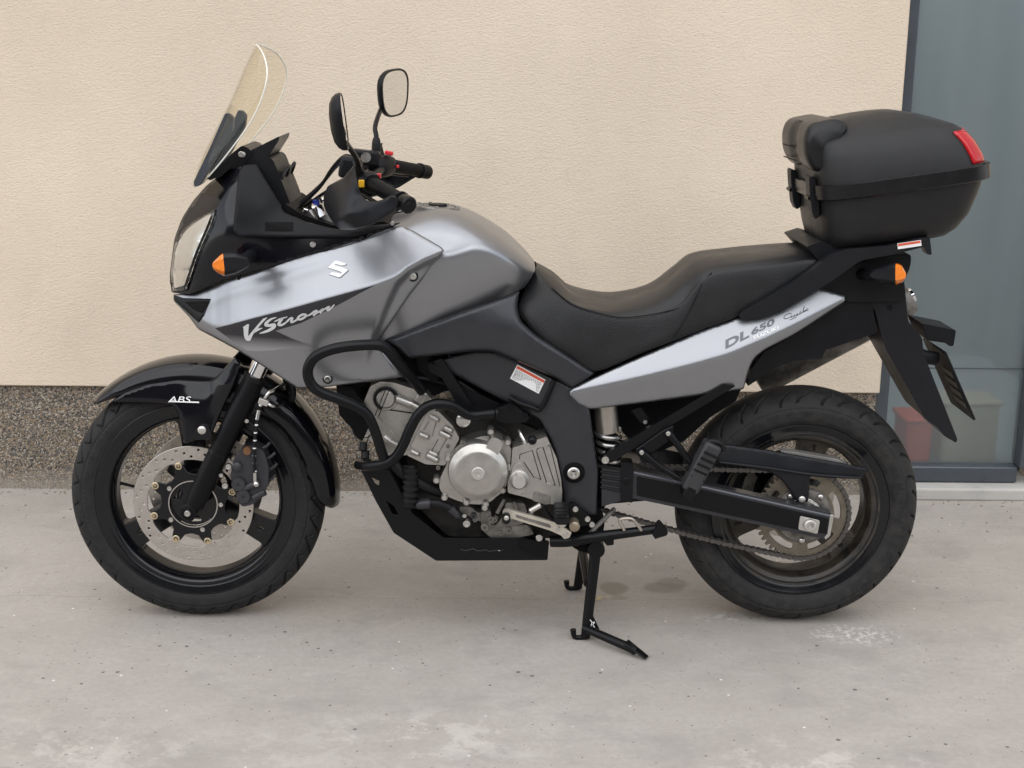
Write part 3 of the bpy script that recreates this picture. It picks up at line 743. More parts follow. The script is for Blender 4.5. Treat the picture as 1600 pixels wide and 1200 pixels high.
# ---- front wheel
o_, h_ = wheel_disc(FW, .2115, .226, .02, (92, 212, 332), .030, .075, (.172, .0045, .018))
mb = MB().prism(o_, -.021, .021, h_)
mb.lathe([(-.046, .226), (-.0475, .231), (-.0465, .234), (-.0500, .240), (-.0500, .246), (-.0530, .252), (-.0540, .258), (-.0505, .2605), (-.045, .254), (-.039, .240), (-.030, .229), (-.018, .2235), (.018, .2235), (.030, .229), (.039, .240), (.045, .254), (.0505, .2605), (.054, .258), (.050, .246), (.046, .226), (.040, .219), (.022, .2145), (-.022, .2145), (-.040, .219), (-.046, .226)], FW, 128)
mb.lathe([(-.06, .0), (-.06, .030), (-.052, .045), (-.03, .058), (.03, .058), (.052, .045), (.06, .03), (.06, 0)], FW, 48)
fwheel = mb.build('wheel', RIM, bike, bevel=.006, seg=3, recalc=True, angle=40)
fwheel['label'] = 'gloss black three spoke wheel with twin drilled discs'
tyre('tyre', FW, [(-.047, .252), (-.0525, .2605), (-.0560, .270), (-.0565, .282), (-.054, .295), (-.048, .307), (-.038, .3175), (-.026, .3245), (-.012, .3283), (0, .3292)], RUBBER, fwheel, groove_front)
mb = MB().tube([FW+Vector((-.2035, -.004, .03)), FW+Vector((-.195, -.006, .0295)), FW+Vector((-.165, -.022, .028))], [.0055, .004, .0042], 10)
mb.build('valve_stem', HOSE, fwheel)
def disc(c, y, side, parent, angles_btn=108, Ro=.1535, Ri=.1175):
    """one floating brake disc: drilled ring, black star carrier, buttons and carrier bolts"""
    ring = [(c.x+Ro*math.cos(a), c.z+Ro*math.sin(a)) for a in np.linspace(0, 2*math.pi, 120, endpoint=False)]
    inner = []
    for a in np.linspace(0, 2*math.pi, 120, endpoint=False):
        b_ = abs(((math.degrees(a)-angles_btn+22.5) % 45)-22.5)
        r = Ri-.010*max(0, 1-b_/7.5)
        inner.append((c.x+r*math.cos(a), c.z+r*math.sin(a)))
    holes = [inner]
    for k in range(48):
        a = 2*math.pi*k/48; r = (.126, .1355, .145)[k % 3]
        holes.append([(c.x+r*math.cos(a)+.0034*math.cos(t), c.z+r*math.sin(a)+.0034*math.sin(t)) for t in np.linspace(0, 2*math.pi, 8, endpoint=False)])
    ro = MB().prism(ring, y-.0025, y+.0025, holes).build('brake_disc', DISC, parent, bevel=.0006, seg=1, recalc=True)
    star = []
    for k in range(8):
        a = R(angles_btn+45*k)
        for da, r in ((-20, .081), (-11, .086), (-6.5, .1045), (-4, .1085), (4, .1085), (6.5, .1045), (11, .086), (20, .081)):
            t = a+R(da); star.append((c.x+r*math.cos(t), c.z+r*math.sin(t)))
    hol = [[(c.x+.060*math.cos(t), c.z+.060*math.sin(t)) for t in np.linspace(0, 2*math.pi, 48, endpoint=False)]]
    MB().prism(star, y-.004+side*.001, y+.003+side*.001, hol).build('disc_carrier', BLACKG, parent, bevel=.0012, recalc=True)
    MB().lathe([(-.001, .0600), (-.0065, .0605), (-.0065, .0632), (-.001, .0635)], (c.x, y, c.z), 64).build('carrier_ring', STEEL, parent)
    return ro
for side in (-1, 1):
    yd = side*.0735; disc(FW, yd, side, fwheel)
    if side < 0:
        for k in range(8):
            a = R(108+45*k); p = Vector((FW.x+.1060*math.cos(a), yd-.003, FW.z+.1060*math.sin(a)))
            MB().lathe([(.001, .0095), (-.003, .0095), (-.004, .0085), (-.004, .0055), (-.001, .005), (-.001, .003), (-.003, .0026), (-.003, 0)], p, 20).build('disc_button', BRASS, fwheel)
        for k in range(5):
            a = R(144+72*k); bolt(0, 0, 0, .0068, STEEL, fwheel, world=(FW.x+.0715*math.cos(a), yd-.004, FW.z+.0715*math.sin(a)), h=.006)
# hub face with oval windows
hub_o = [(FW.x+.0595*math.cos(a), FW.z+.0595*math.sin(a)) for a in np.linspace(0, 2*math.pi, 64, endpoint=False)]
hh = []
for k in range(3):
    a = R(92+60+120*k); d = np.array([math.cos(a), math.sin(a)]); n = np.array([-d[1], d[0]])
    hh.append([(FW.x+v[0], FW.z+v[1]) for v in rnd([tuple(d*.036-n*.013), tuple(d*.036+n*.013), tuple(d*.052+n*.016), tuple(d*.052-n*.016)], .008)])
MB().prism(hub_o, -.068, -.061, hh).build('hub_face', RIM, fwheel, bevel=.001, recalc=True)
# ---- rear wheel
o_, h_ = wheel_disc(RW, .178, .200, .02, (78, 198, 318), .031, .085, (.150, .0055, .020))
mb = MB().prism(o_, -.024, .024, h_)
mb.lathe([(-.056, .198), (-.060, .216), (-.063, .2295), (-.060, .2325), (-.052, .226), (-.049, .214), (-.036, .204), (-.022, .197), (.022, .197), (.036, .204), (.049, .214), (.052, .226), (.055, .231), (.0585, .2285), (.058, .221), (.056, .198), (.050, .188), (.026, .1815), (-.026, .1815), (-.050, .188), (-.056, .198)], RW, 128)
mb.lathe([(-.075, .0), (-.075, .05), (-.06, .075), (-.03, .085), (.03, .085), (.06, .06), (.075, .04), (.075, 0)], RW, 48)
rwheel = mb.build('wheel', RIMD, bike, bevel=.006, seg=3, recalc=True, angle=40)
MB().lathe([(-.0562, .199), (-.0575, .204), (-.0570, .207), (-.0612, .2135), (-.0614, .219), (-.0650, .2255), (-.0660, .2305), (-.0625, .2345), (-.0540, .2290)], RW, 128).build('rim_flange', RIM, rwheel)
rwheel['label'] = 'black three spoke wheel coated with brown road dirt'
tyre('tyre', RW, [(-.0545, .224), (-.063, .2315), (-.071, .242), (-.0755, .256), (-.0755, .270), (-.071, .284), (-.061, .2975), (-.046, .3075), (-.028, .3138), (-.012, .3163), (0, .317)], TYREB, rwheel, groove_rear)
disc(RW, .085, 1, rwheel, 100, .125, .095)
YC = -.092                                      # chain line
nt_ = 47; Rs = .0159/2/math.sin(math.pi/nt_)
teeth = []
for k in range(nt_):
    for da, r in ((-.5, Rs-.006), (-.32, Rs-.0055), (-.16, Rs+.004), (.16, Rs+.004), (.32, Rs-.0055)):
        t = 2*math.pi*(k+da)/nt_; teeth.append((RW.x+r*math.cos(t), RW.z+r*math.sin(t)))
hs_ = [[(RW.x+.048*math.cos(t), RW.z+.048*math.sin(t)) for t in np.linspace(0, 2*math.pi, 40, endpoint=False)]]
for k in range(5):
    a0 = 2*math.pi*k/5+.3; L_ = [np.array((math.cos(a0+t), math.sin(a0+t)))*.098 for t in np.linspace(-.42, .42, 9)]+[np.array((math.cos(a0+t), math.sin(a0+t)))*.081 for t in np.linspace(.40, -.40, 9)]
    hs_.append([(RW.x+q[0], RW.z+q[1]) for q in rnd([tuple(q) for q in L_], .005, 2)])
MB().prism(teeth, YC-.0035, YC+.0035, hs_).build('sprocket', GREASE, rwheel, bevel=.0008, seg=1, recalc=True)
MB().lathe([(-.006, .018), (-.016, .022), (-.016, .040), (-.010, .047)], (RW.x, YC, RW.z), 40).build('hub_cover', ALU, rwheel)
for k in range(10):
    a = 2*math.pi*k/10; MB().box((RW.x+.034*math.cos(a), YC-.0165, RW.z+.034*math.sin(a)), (.024, .004, .004), Matrix.Rotation(-a, 3, 'Y')).build('hub_rib', ALUL, rwheel, bevel=.001)
MB().lathe([(-.004, .045), (-.010, .048), (-.014, .060), (-.012, .070), (-.004, .075), (.03, .078)], (RW.x, YC, RW.z), 48).build('sprocket_carrier', ALUD, rwheel)
for k in range(5):
    a = 2*math.pi*k/5+.93; bolt(0, 0, 0, .0085, STEEL, rwheel, world=(RW.x+.0655*math.cos(a), YC-.012, RW.z+.0655*math.sin(a)), h=.009, socket=False)

# ---- chain: every link a piece of its own
chain = empty('chain', tuple((RW+Vector((-.35, YC, -.05)))))
chain.parent = bike; chain.matrix_parent_inverse = WM['motorcycle'].inverted(); WM[chain.name] = Matrix.Translation(chain.location)
FS = P(846, 742, YC); Rf = .0159/2/math.sin(math.pi/15)
dvec = Vector((RW.x-FS.x, RW.z-FS.z)); Ld = dvec.length; base = math.atan2(dvec.y, dvec.x); al = math.acos((Rf-Rs)/Ld)
def on(c, r, a): return np.array((c.x+r*math.cos(a), c.z+r*math.sin(a)))
path = []
t0, t1 = on(FS, Rf, base+al), on(RW, Rs, base+al)
path += [t0+(t1-t0)*t-np.array((0, .006*4*t*(1-t))) for t in np.linspace(0, 1, 60, endpoint=False)]
path += [on(RW, Rs, a) for a in np.linspace(base+al, base-al, 60, endpoint=False)]
b0, b1 = on(RW, Rs, base-al), on(FS, Rf, base-al)
path += [b0+(b1-b0)*t-np.array((0, .013*4*t*(1-t))) for t in np.linspace(0, 1, 60, endpoint=False)]
path += [on(FS, Rf, a) for a in np.linspace(base-al+2*math.pi, base+al, 24, endpoint=False)]
path.append(path[0]); path = np.array(path)
cum = np.concatenate([[0], np.cumsum(np.linalg.norm(np.diff(path, axis=0), axis=1))]); NL = int(round(cum[-1]/.015875/2))*2
pins = np.stack([np.interp(np.linspace(0, cum[-1], NL, endpoint=False), cum, path[:, i]) for i in range(2)], 1)
def link_mesh(outer):
    mb = MB(); h = .015875/2; r = .0068; o = []
    for a in np.linspace(-70, 70, 7): o.append((h+r*math.cos(R(a)), r*math.sin(R(a))))
    o.append((0, r*.62))
    for a in np.linspace(110, 250, 7): o.append((-h+r*math.cos(R(a)), r*math.sin(R(a))))
    o.append((0, -r*.62))
    yy = .0085 if outer else .0058
    for s in (-1, 1): mb.prism(o, s*yy-.0012, s*yy+.0012)
    for s in (-1, 1): mb.lathe([(-.0105, 0), (-.0105, .0026), (.0105, .0026), (.0105, 0)] if outer else [(-.0046, .0048), (.0046, .0048)], (s*h, 0, 0), 8)
    me = bpy.data.meshes.new('chain_link'); me.from_pydata(mb.v, [], mb.f); me.materials.append(CHAIN); return me
LM = [link_mesh(True), link_mesh(False)]
for i in range(NL):
    a, b_ = pins[i], pins[(i+1) % NL]; d = b_-a
    o = bpy.data.objects.new('chain_link', LM[i % 2]); link(o, chain)
    o.location = ((a[0]+b_[0])/2, YC, (a[1]+b_[1])/2); o.rotation_euler = (0, -math.atan2(d[1], d[0]), 0)

# ---- fork, mudguard, brakes
YF = -.104
for s in (-1, 1):
    def F(px, py): v = P(px, py, YF); return Vector((v.x, s*abs(YF), v.z))
    mb = MB().tube([F(303, 790), F(312, 770), F(352, 686), F(397, 592), F(398.5, 589)], [.024, .0265, .0265, .0275, .0255], 24, 0)
    mb.lathe([(-.02, 0), (-.02, .017), (-.017, .021), (.018, .021), (.024, .016)], F(297, 796)+Vector((0, s*.004, 0)), 28)
    leg = mb.build('fork_leg', MATTB, bike, recalc=True)
    MB().tube([F(396, 594), F(440, 502)], .0205, 24, 0).build('stanchion', CHROME, leg)
    MB().tube([F(396.6, 592.5), F(399.2, 587)], .0285, 24, 0).build('dust_seal', HOSE, leg)
    MB().tube([F(341, 709), F(343.5, 704)], .0272, 24, 0).build('clamp_band', SATIN, leg)
    for yy in (-1,):
        bolt(0, 0, 0, .0085, STEEL, leg, 'axle_bolt', world=F(296.5, 797)+Vector((0, -.024 if s < 0 else .02, 0)), h=.006)
MB().lathe([(-.12, .011), (.12, .011)], FW, 20).build('axle', STEEL, bike)
MB().box(P(462, 470, 0), (.10, .26, .035), Matrix.Rotation(R(-25), 3, 'Y')).build('lower_yoke', SATIN, bike, bevel=.008)
# mudguard: an arched shell around the front tyre
def fender(a0, a1, sides, name, n=60):
    vs = []; K = 15
    for i in range(n+1):
        t = i/n; a = R(a0+(a1-a0)*t); low = np.interp(t, *zip(*sides)); lift = .006*math.sin(math.pi*t)
        for k in range(K):
            u = -1+2*k/(K-1); q = abs(u)
            if q < .62: y = .072*u/.62*.97; r = .3665-.010*(q/.62)**2.2
            else:
                w_ = (q-.62)/.38; y = math.copysign(.070+.010*math.sin(min(1, w_*1.3)*1.57), u); r = .3565-(low)*w_
            tp = min(1, t/.10, (1-t)/.04); y *= .62+.38*min(1, tp)**.6
            r += lift
            vs.append((FW.x+r*math.cos(a), y, FW.z+r*math.sin(a)))
    fs = [(i*K+k, i*K+k+1, (i+1)*K+k+1, (i+1)*K+k) for i in range(n) for k in range(K-1)]
    return MB().add(vs, fs).build(name, BLACKG, bike, solid=.004, recalc=True, angle=45)
fen = fender(134, -3, ((0, .006), (.10, .030), (.3, .058), (.42, .075), (.56, .075), (.66, .055), (.85, .052), (.97, .035), (1, .01)), 'mudguard')
c3 = crop(90, 540, 3.2)
fy = rbf([(x, y, z) for (x, y), z in zip(c3((270, 285), (420, 205), (600, 172), (760, 178), (900, 60), (820, 200), (700, 260), (620, 420), (740, 440), (860, 300)), (-.085, -.088, -.09, -.095, -.13, -.125, -.105, -.112, -.122, -.122))])
wing = sheet('mudguard_side', c3((262, 284), (330, 235), (450, 192), (600, 170), (760, 176), (800, 150), (890, 52), (918, 92), (880, 200), (790, 400), (770, 455), (755, 470), (690, 470), (640, 490), (628, 480), (620, 400), (600, 330), (570, 295), (500, 288)), fy, BLACKG, fen, step=4, roll=(4, .006), r=4)
mirrored(wing, fen)
brk = plate('mount_plate', c3((672, 465), (690, 425), (715, 395), (745, 395), (765, 425), (772, 460), (760, 470), (690, 472)), -.128, -.118, BLACKG, fen, r=3)
bolt(*c3((722, 422))[0], -.129, .0105, ALUL, fen, h=.006, socket=False)
lettering('lettering', 'ABS', c3((552, 283))[0], (13.6, .1), (4.2, -13.2), fy, WHITE, fen, offset=.0, width=2.5, lift=.0035)
mbu = MB(); q = c3((560, 282), (708, 287), (706, 280), (560, 277)); mbu.add([P(x, y, fy([(x, y)])[0]-.0035) for x, y in q], [(0, 1, 2, 3)]); mbu.build('underline', WHITE, fen, smooth=False)
# calipers
for s in (-1, 1):
    def CP(px, py, y): v = P(px, py, -y if s > 0 else y); return Vector((P(px, py, y).x, -s*y, P(px, py, y).z))
    body = [(361, 742), (366, 716), (378, 700), (398, 694), (414, 704), (421, 728), (420, 758), (410, 776), (396, 786), (380, 790), (372, 780)]
    xz = XZ(rnd(body, 5), -.10)
    cal = MB().prism(xz, s*.062, s*.112).build('brake_caliper', CALI, bike, bevel=.006, seg=3, recalc=True)
    for (x, y) in ((373.5, 755.5), (381, 774.5)):
        MB().lathe([(0, .0185), (-.008, .0185), (-.011, .0165), (-.011, .004), (-.0085, .003), (-.0085, 0)], (P(x, y, -.112).x, s*.112 if s < 0 else .118, P(x, y, -.112).z), 28).build('piston_cover', CALI, cal)
    if s < 0:
        MB().tube([P(382, 764, -.114), P(392, 759, -.116), P(404, 755, -.116)], [.008, .009, .008], 12, 4).tube([P(396, 778, -.11), P(414, 768, -.108)], .010, 12, 0).build('bridge', CALI, cal)
        for i, (x, y, l) in enumerate(((408, 700, 14), (414, 716, 16), (418, 733, 15), (420, 750, 10))):
            MB().tube([P(x-10, y+5, -.09), P(x+l*.5, y-2, -.088), P(x+l, y-9, -.086)], [.006, .0045, .004], 8, 3).build('cooling_fin', CALI, cal)
        MB().lathe([(0, .010), (-.012, .010), (-.012, 0)], P(387, 703, -.108), 16).build('rusty_pin', RUST, cal)
        MB().lathe([(0, .012), (-.010, .012), (-.014, .006), (-.014, 0)], P(371, 728, -.112), 16).build('pad_pin', CALI, cal)
        bolt(357.5, 728.5, -.116, .0085, STEEL, cal); bolt(352, 758.5, -.116, .0085, STEEL, cal)
        bolt(346, 742, -.112, .006, STEEL, cal); bolt(360, 777, -.112, .006, CALI, cal)
        bolt(401, 755.5, -.122, .0085, STEEL, cal, 'banjo_bolt', h=.012, socket=False)
hose = MB().tube([P(399, 752, -.124), P(398, 742, -.124), P(397.5, 715, -.124), P(398, 690, -.122), P(401, 665, -.118), P(404, 650, -.112)], .0042, 10, 6)
hob = hose.build('brake_hose', HOSE, bike)
for t, (x, y) in enumerate(((398.5, 736), (397.6, 724), (397.5, 712), (397.6, 700), (398.2, 688), (399.3, 676), (400.8, 664))):
    MB().tube([P(x, y-.9, -.1235), P(x, y+.9, -.1235)], .0044, 10, 0).build('hose_marking', WHITE, hob)
MB().tube([P(398.6, 753, -.124), P(398.3, 738, -.124)], .0055, 10, 0).build('hose_ferrule', STEEL, hob)
MB().tube([P(401.5, 656, -.117), P(404.5, 641, -.112)], .006, 10, 0).build('hose_ferrule', STEEL, hob)
MB().box(P(412, 627.5, -.11), (.026, .016, .016), Matrix.Rotation(R(20), 3, 'Y')).build('hose_junction', ALUL, hob, bevel=.002)
MB().tube([P(406, 634, -.11), P(409, 631, -.11)], .005, 8, 0).tube([P(414, 622, -.11), P(420, 614, -.11), P(430, 609, -.10), P(444, 600, -.06)], .0045, 8, 4).tube([P(418, 630, -.11), P(426, 634, -.11), P(436, 634, -.09), P(452, 622, -.03), P(450, 600, 0)], .0045, 8, 4).build('hose_branch', STEEL, hob)
mbx = MB().tube([P(428, 560, -.06), P(452, 590, -.07), P(458, 618, -.06), P(446, 636, -.03)], .008, 10, 5).tube([P(440, 560, -.02), P(447, 600, -.02), P(462, 625, 0)], .006, 8, 5)
mbx.build('cable', HOSE, bike)
bolt(386, 657, -.108, .006, STEEL, bike)

# ---- tank
tank_rows = [
    px3([(585, 345, 0), (620, 337, 0), (655, 326, 0), (690, 321, 0), (730, 331, 0), (775, 356, 0), (810, 386, 0), (836, 413, 0)]),
    px3([(585, 351, -.08), (620, 344, -.08), (655, 334, -.09), (692, 331, -.095), (733, 342, -.095), (778, 367, -.09), (812, 393, -.07), (836, 416, -.05)]),
    px3([(588, 366, -.135), (622, 361, -.15), (656, 355, -.155), (694, 356, -.16), (740, 360, -.155), (782, 378, -.14), (814, 400, -.11), (836, 419, -.07)]),
    px3([(590, 385, -.16), (625, 380, -.175), (660, 384, -.185), (697, 389, -.19), (744, 377, -.19), (784, 391, -.172), (815, 410, -.138), (835, 424, -.09)]),
    px3([(590, 405, -.175), (630, 402, -.19), (664, 402, -.197), (700, 403, -.205), (746, 394, -.204), (786, 405, -.186), (815, 421, -.150), (832, 430, -.10)]),
    px3([(590, 470, -.18), (625, 465, -.19), (660, 457, -.194), (697, 450, -.197), (742, 438, -.195), (782, 436, -.178), (811, 439, -.148), (826, 440, -.105)]),
    px3([(585, 538, -.160), (620, 525, -.170), (652, 513, -.174), (692, 498, -.174), (737, 482, -.170), (776, 468, -.158), (806, 456, -.138), (820, 449, -.105)])]
vs, fs = sym_loft(tank_rows, 8, 6)
tank = MB().add(vs, fs).build('fuel_tank', SILVER, bike, recalc=True, angle=60)
cp = P(684, 322, -.01); Mt = Matrix.Rotation(R(4), 3, 'Y')
cap = MB().lathe([(-.02, .056), (-.002, .056), (.001, .053), (.001, .045), (-.0015, .044), (-.0015, .030), (.001, .029), (.002, 0)], cp, 48, 'Z', M_=Mt).build('filler_cap', ALUD, tank)
for k in range(7):
    a = k*2*math.pi/7+.2; MB().lathe([(0, .005), (.003, .005), (.003, 0)], cp+Mt @ Vector((.049*math.cos(a), .049*math.sin(a), .001)), 10, 'Z').build('bolt', STEEL, cap)
MB().lathe([(0, .024), (.006, .023), (.007, 0)], cp+Vector((0, 0, .0)), 28, 'Z').build('lock_cover', PLAST, cap)

# ---- side fairings
_fc = crease([(262, 464), (272, 466), (300, 488), (330, 509), (345, 511), (459, 481), (583, 447), (620, 433), (700, 388)], [-.026, -.036, -.108, -.160, -.178, -.246, -.258, -.250, -.214], .00074, .00038, 1.6, .0000010)
_top = [(271, 460), (296, 458), (343, 437), (459, 403), (552, 375), (609, 355)]
_rec = [(705, 386), (690, 394), (660, 404), (634, 418), (614, 440), (600, 470), (586, 505), (572, 540), (566, 570), (566, 620)]
def fairY(A):
    A = np.asarray(A, float).reshape(-1, 2); Y = _fc(A)
    dt = np.abs(signed(A, _top)); fade = smooth01((A[:, 0]-290)/40)*(1-smooth01((A[:, 0]-470)/90))
    Y = Y+.0045*fade*np.exp(-((dt-25)/8.5)**2)                       # groove under the upper edge
    r = -signed(A, _rec)                                               # set-back panel in front of the knee
    Y = Y+.020*smooth01(r/16)*(1-.55*smooth01((A[:, 1]-520)/60))
    hl = np.exp(-(((A[:, 0]-560)/42)**2+((A[:, 1]-565)/22)**2)); Y = Y+.010*hl
    return Y
fo = [(271, 460, 1), (296, 458), (343, 437, 8), (459, 403, 8), (552, 375, 8), (609, 355, 6), (628, 352, 4), (643, 359, 4), (690, 386, 3), (694, 391, 2), (691, 398, 4), (640, 462, 8), (597, 525, 5), (590, 537, 5), (600, 550, 8), (631, 589, 2), (565, 598, 6), (509, 605, 6), (465, 607, 4), (459, 603, 4), (371, 547, 8), (309, 514, 4), (296, 496, 3), (271, 470, 2)]
fair = sheet('side_fairing', fo, fairY, SILVER, bike, step=4.5, roll=(4.5, .007), angle=70)
mirrored(fair, bike)
c2 = crop(240, 300, 3.2)
sheet('air_inlet', c2((155, 548), (278, 545), (242, 606), (200, 588)), fairY, DARK, fair, step=3, off=-.0022, r=2, solid=.001)
sheet('inlet_surround', c2((101, 514), (150, 530), (287, 534), (252, 618), (226, 655), (102, 540)), fairY, PLAST, fair, step=4, off=-.0008, r=2, solid=.001)
for k in range(4):
    q = c2((185+k*14, 556+k*12), (275-k*8, 552+k*13)); MB().tube([P(x, y, fairY([(x, y)])[0]-.003) for x, y in q], .0014, 6, 0).build('inlet_slat', MATTB, fair)
def decal_mat():
    m_, N, L, b = nodes_of('dark_fading_print')
    g_ = N.new('ShaderNodeNewGeometry'); s_ = N.new('ShaderNodeSeparateXYZ'); L.new(g_.outputs['Position'], s_.inputs[0])
    r = N.new('ShaderNodeMapRange'); r.inputs[1].default_value = P(420, 528, -.22).z; r.inputs[2].default_value = P(420, 548, -.22).z; L.new(s_.outputs[2], r.inputs[0])
    mx = N.new('ShaderNodeMix'); mx.data_type = 'RGBA'; L.new(r.outputs[0], mx.inputs[0]); mx.inputs[6].default_value = (.024, .024, .030, 1); mx.inputs[7].default_value = (.30, .30, .31, 1)
    L.new(mx.outputs[2], b.inputs['Base Color']); b.inputs['Metallic'].default_value = .5; b.inputs['Roughness'].default_value = .33; b.inputs['Coat Weight'].default_value = .5
    return m_
sheet('decal', [(336, 513), (459, 481), (585, 446), (548, 466), (520, 481), (470, 505), (430, 517, 1), (455, 529), (487, 541), (450, 545), (408, 549), (385, 548)], fairY, decal_mat(), fair, step=4, off=-.0008, r=1, solid=0)
cz = crop(360, 450, 8.889)
Vp = [[(172, 545), (238, 500), (260, 502), (250, 590), (246, 672), (300, 605), (380, 510), (455, 425), (520, 404), (430, 500), (345, 602), (310, 655), (275, 735), (235, 738), (205, 715), (187, 660), (182, 560)]]
Rb = [([(330, 612), (390, 575), (445, 556)], [26, 30, 8]),
      ([(640, 408), (570, 430), (510, 475), (490, 512), (545, 520), (610, 512), (600, 545), (540, 585), (470, 612), (405, 630)], [10, 26, 38, 42, 40, 44, 46, 40, 30, 10]),
      ([(610, 468), (690, 432), (790, 400)], [12, 26, 10]), ([(720, 425), (690, 465), (672, 508), (715, 512), (765, 485)], [34, 38, 40, 30, 24]),
      ([(765, 485), (800, 452), (835, 420), (862, 418), (850, 450), (846, 474), (880, 466), (930, 436)], [20, 26, 24, 26, 30, 30, 26, 24]),
      ([(1055, 372), (1005, 368), (950, 400), (935, 432), (985, 432), (1040, 398), (1062, 372)], 30),
      ([(1050, 392), (1110, 368), (1170, 322), (1205, 318), (1165, 368), (1150, 384)], [16, 24, 24, 26, 32, 34]),
      ([(1175, 370), (1240, 322), (1290, 290), (1255, 335), (1240, 350)], [16, 22, 26, 32, 32]),
      ([(1265, 335), (1320, 285), (1375, 258), (1345, 305), (1375, 305), (1445, 230)], [16, 22, 26, 32, 26, 16])]
strokes('lettering_outline', Vp, Rb, cz, fairY, DARKP, fair, lift=.0014, grow=5)  # larger dark copy beneath gives the print its dark outline
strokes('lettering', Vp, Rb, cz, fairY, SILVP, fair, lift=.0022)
cs = crop(500, 390, 24)
S_ = [[(300, 672), (560, 418), (640, 410), (960, 515), (990, 540), (930, 585), (820, 600), (580, 540), (545, 575), (900, 690), (1060, 765), (760, 1030), (690, 1035), (345, 925), (440, 850), (620, 870), (780, 905), (830, 860), (700, 800)]]
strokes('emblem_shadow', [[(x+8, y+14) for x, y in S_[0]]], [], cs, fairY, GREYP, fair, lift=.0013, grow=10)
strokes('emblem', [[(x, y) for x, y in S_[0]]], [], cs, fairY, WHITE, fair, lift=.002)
for x, y in ((645.5, 432), (512, 592)):
    yb = fairY([(x, y)])[0]
    MB().lathe([(.002, .0125), (-.001, .0125), (-.001, .0095)], P(x, y, yb), 24).build('grommet', HOSE, fair)
    bolt(x, y, yb-.001, .0078, STEEL, fair, h=.004)
bolt(374, 434, fairY([(374, 434)])[0]-.001, .006, PLAST2, fair, h=.002)

# ---- nose cowl, headlamp, cockpit
cowl_ctrl = [(268, 445, -.015), (267, 410, -.012), (273, 372, -.014), (284, 340, -.012), (302, 312, -.018), (324, 287, -.028), (352, 268, -.06), (376, 258, -.10), (290, 455, -.078), (296, 420, -.088), (300, 395, -.09), (318, 360, -.105), (338, 320, -.108), (355, 295, -.105), (343, 437, -.130), (340, 400, -.135), (370, 380, -.158), (390, 300, -.135), (400, 340, -.158), (420, 400, -.168), (459, 400, -.180), (470, 355, -.170), (540, 362, -.192), (610, 353, -.183), (552, 374, -.196)]
cowlY = rbf(cowl_ctrl, 2e-5)
cowl = sheet('nose_cowl', [(268, 457), (265, 430), (272, 374, 8), (284, 341, 8), (302, 313, 8), (324, 288, 8), (352, 268, 8), (376, 258), (392, 290), (420, 330), (470, 352), (540, 362), (622, 349), (609, 358), (552, 378), (459, 406), (343, 440), (296, 461)], cowlY, BLACKG, bike, step=5, roll=None, angle=70)
mirrored(cowl, bike)
for x, y in ((489, 382), (377, 241)): bolt(x, y, -.188 if x > 400 else -.10, .007, STEEL, cowl, h=.004)
bolt(613, 349, -.192, .005, STEEL, cowl, h=.004)
lo = [(270, 456), (266.5, 425), (273, 380, 6), (287, 356, 8), (302, 344, 8), (336, 326, 3), (331, 347, 8), (309, 397, 8), (291, 454, 3)]
lampY = lambda A: cowlY(A)-.016*np.clip(seg_dist(A, rnd(lo, 3))/9, 0, 1)**.6-.006
lamp = sheet('headlamp', lo, lambda A: cowlY(A)-.003, DARK, bike, step=4, roll=None, solid=0)
li = [(274, 450), (271, 425), (277, 386, 6), (290, 362, 8), (304, 350, 8), (330, 334, 3), (325, 348, 8), (304, 396, 8), (288, 446, 3)]
sheet('reflector', li, lambda A: cowlY(A)-.004-.005*np.abs(np.sin(np.asarray(A)[:, 1]/15)), REFL, lamp, step=3, solid=0, angle=30)
sheet('lens', lo, lampY, LENS, lamp, step=3.5, solid=.003, angle=70)
mirrored(lamp, bike)
c1 = crop(240, 40, 3.2)
ck = [(374, 265, -.128), (402, 256, -.118), (440, 321, -.148), (370, 360, -.166), (374, 300, -.15), (415, 320, -.16), (477, 346, -.178), (531, 359, -.198), (584, 352, -.198), (627, 348, -.186), (552, 371, -.207), (450, 366, -.186), (410, 366, -.178)]
ckY = rbf(ck, 2e-5)
pit = sheet('cockpit_panel', [(373, 266), (380, 257), (402, 256, 4), (410, 271), (434, 312), (440, 321), (444, 331), (477, 346), (515, 356), (531, 359), (584, 352), (627, 347.5), (612, 355), (552, 371.5), (374, 371), (365, 363), (365, 346)], ckY, PLAST, bike, step=4.5, roll=(3.5, .006), r=4, angle=60)
mirrored(pit, bike)
MB().add([P(x, y, ckY([(x, y)])[0]-.001) for x, y in ((414, 347), (458, 347), (458, 361), (414, 361))], [(0, 3, 2, 1)]).build('faded_sticker', DARK, pit, smooth=False)
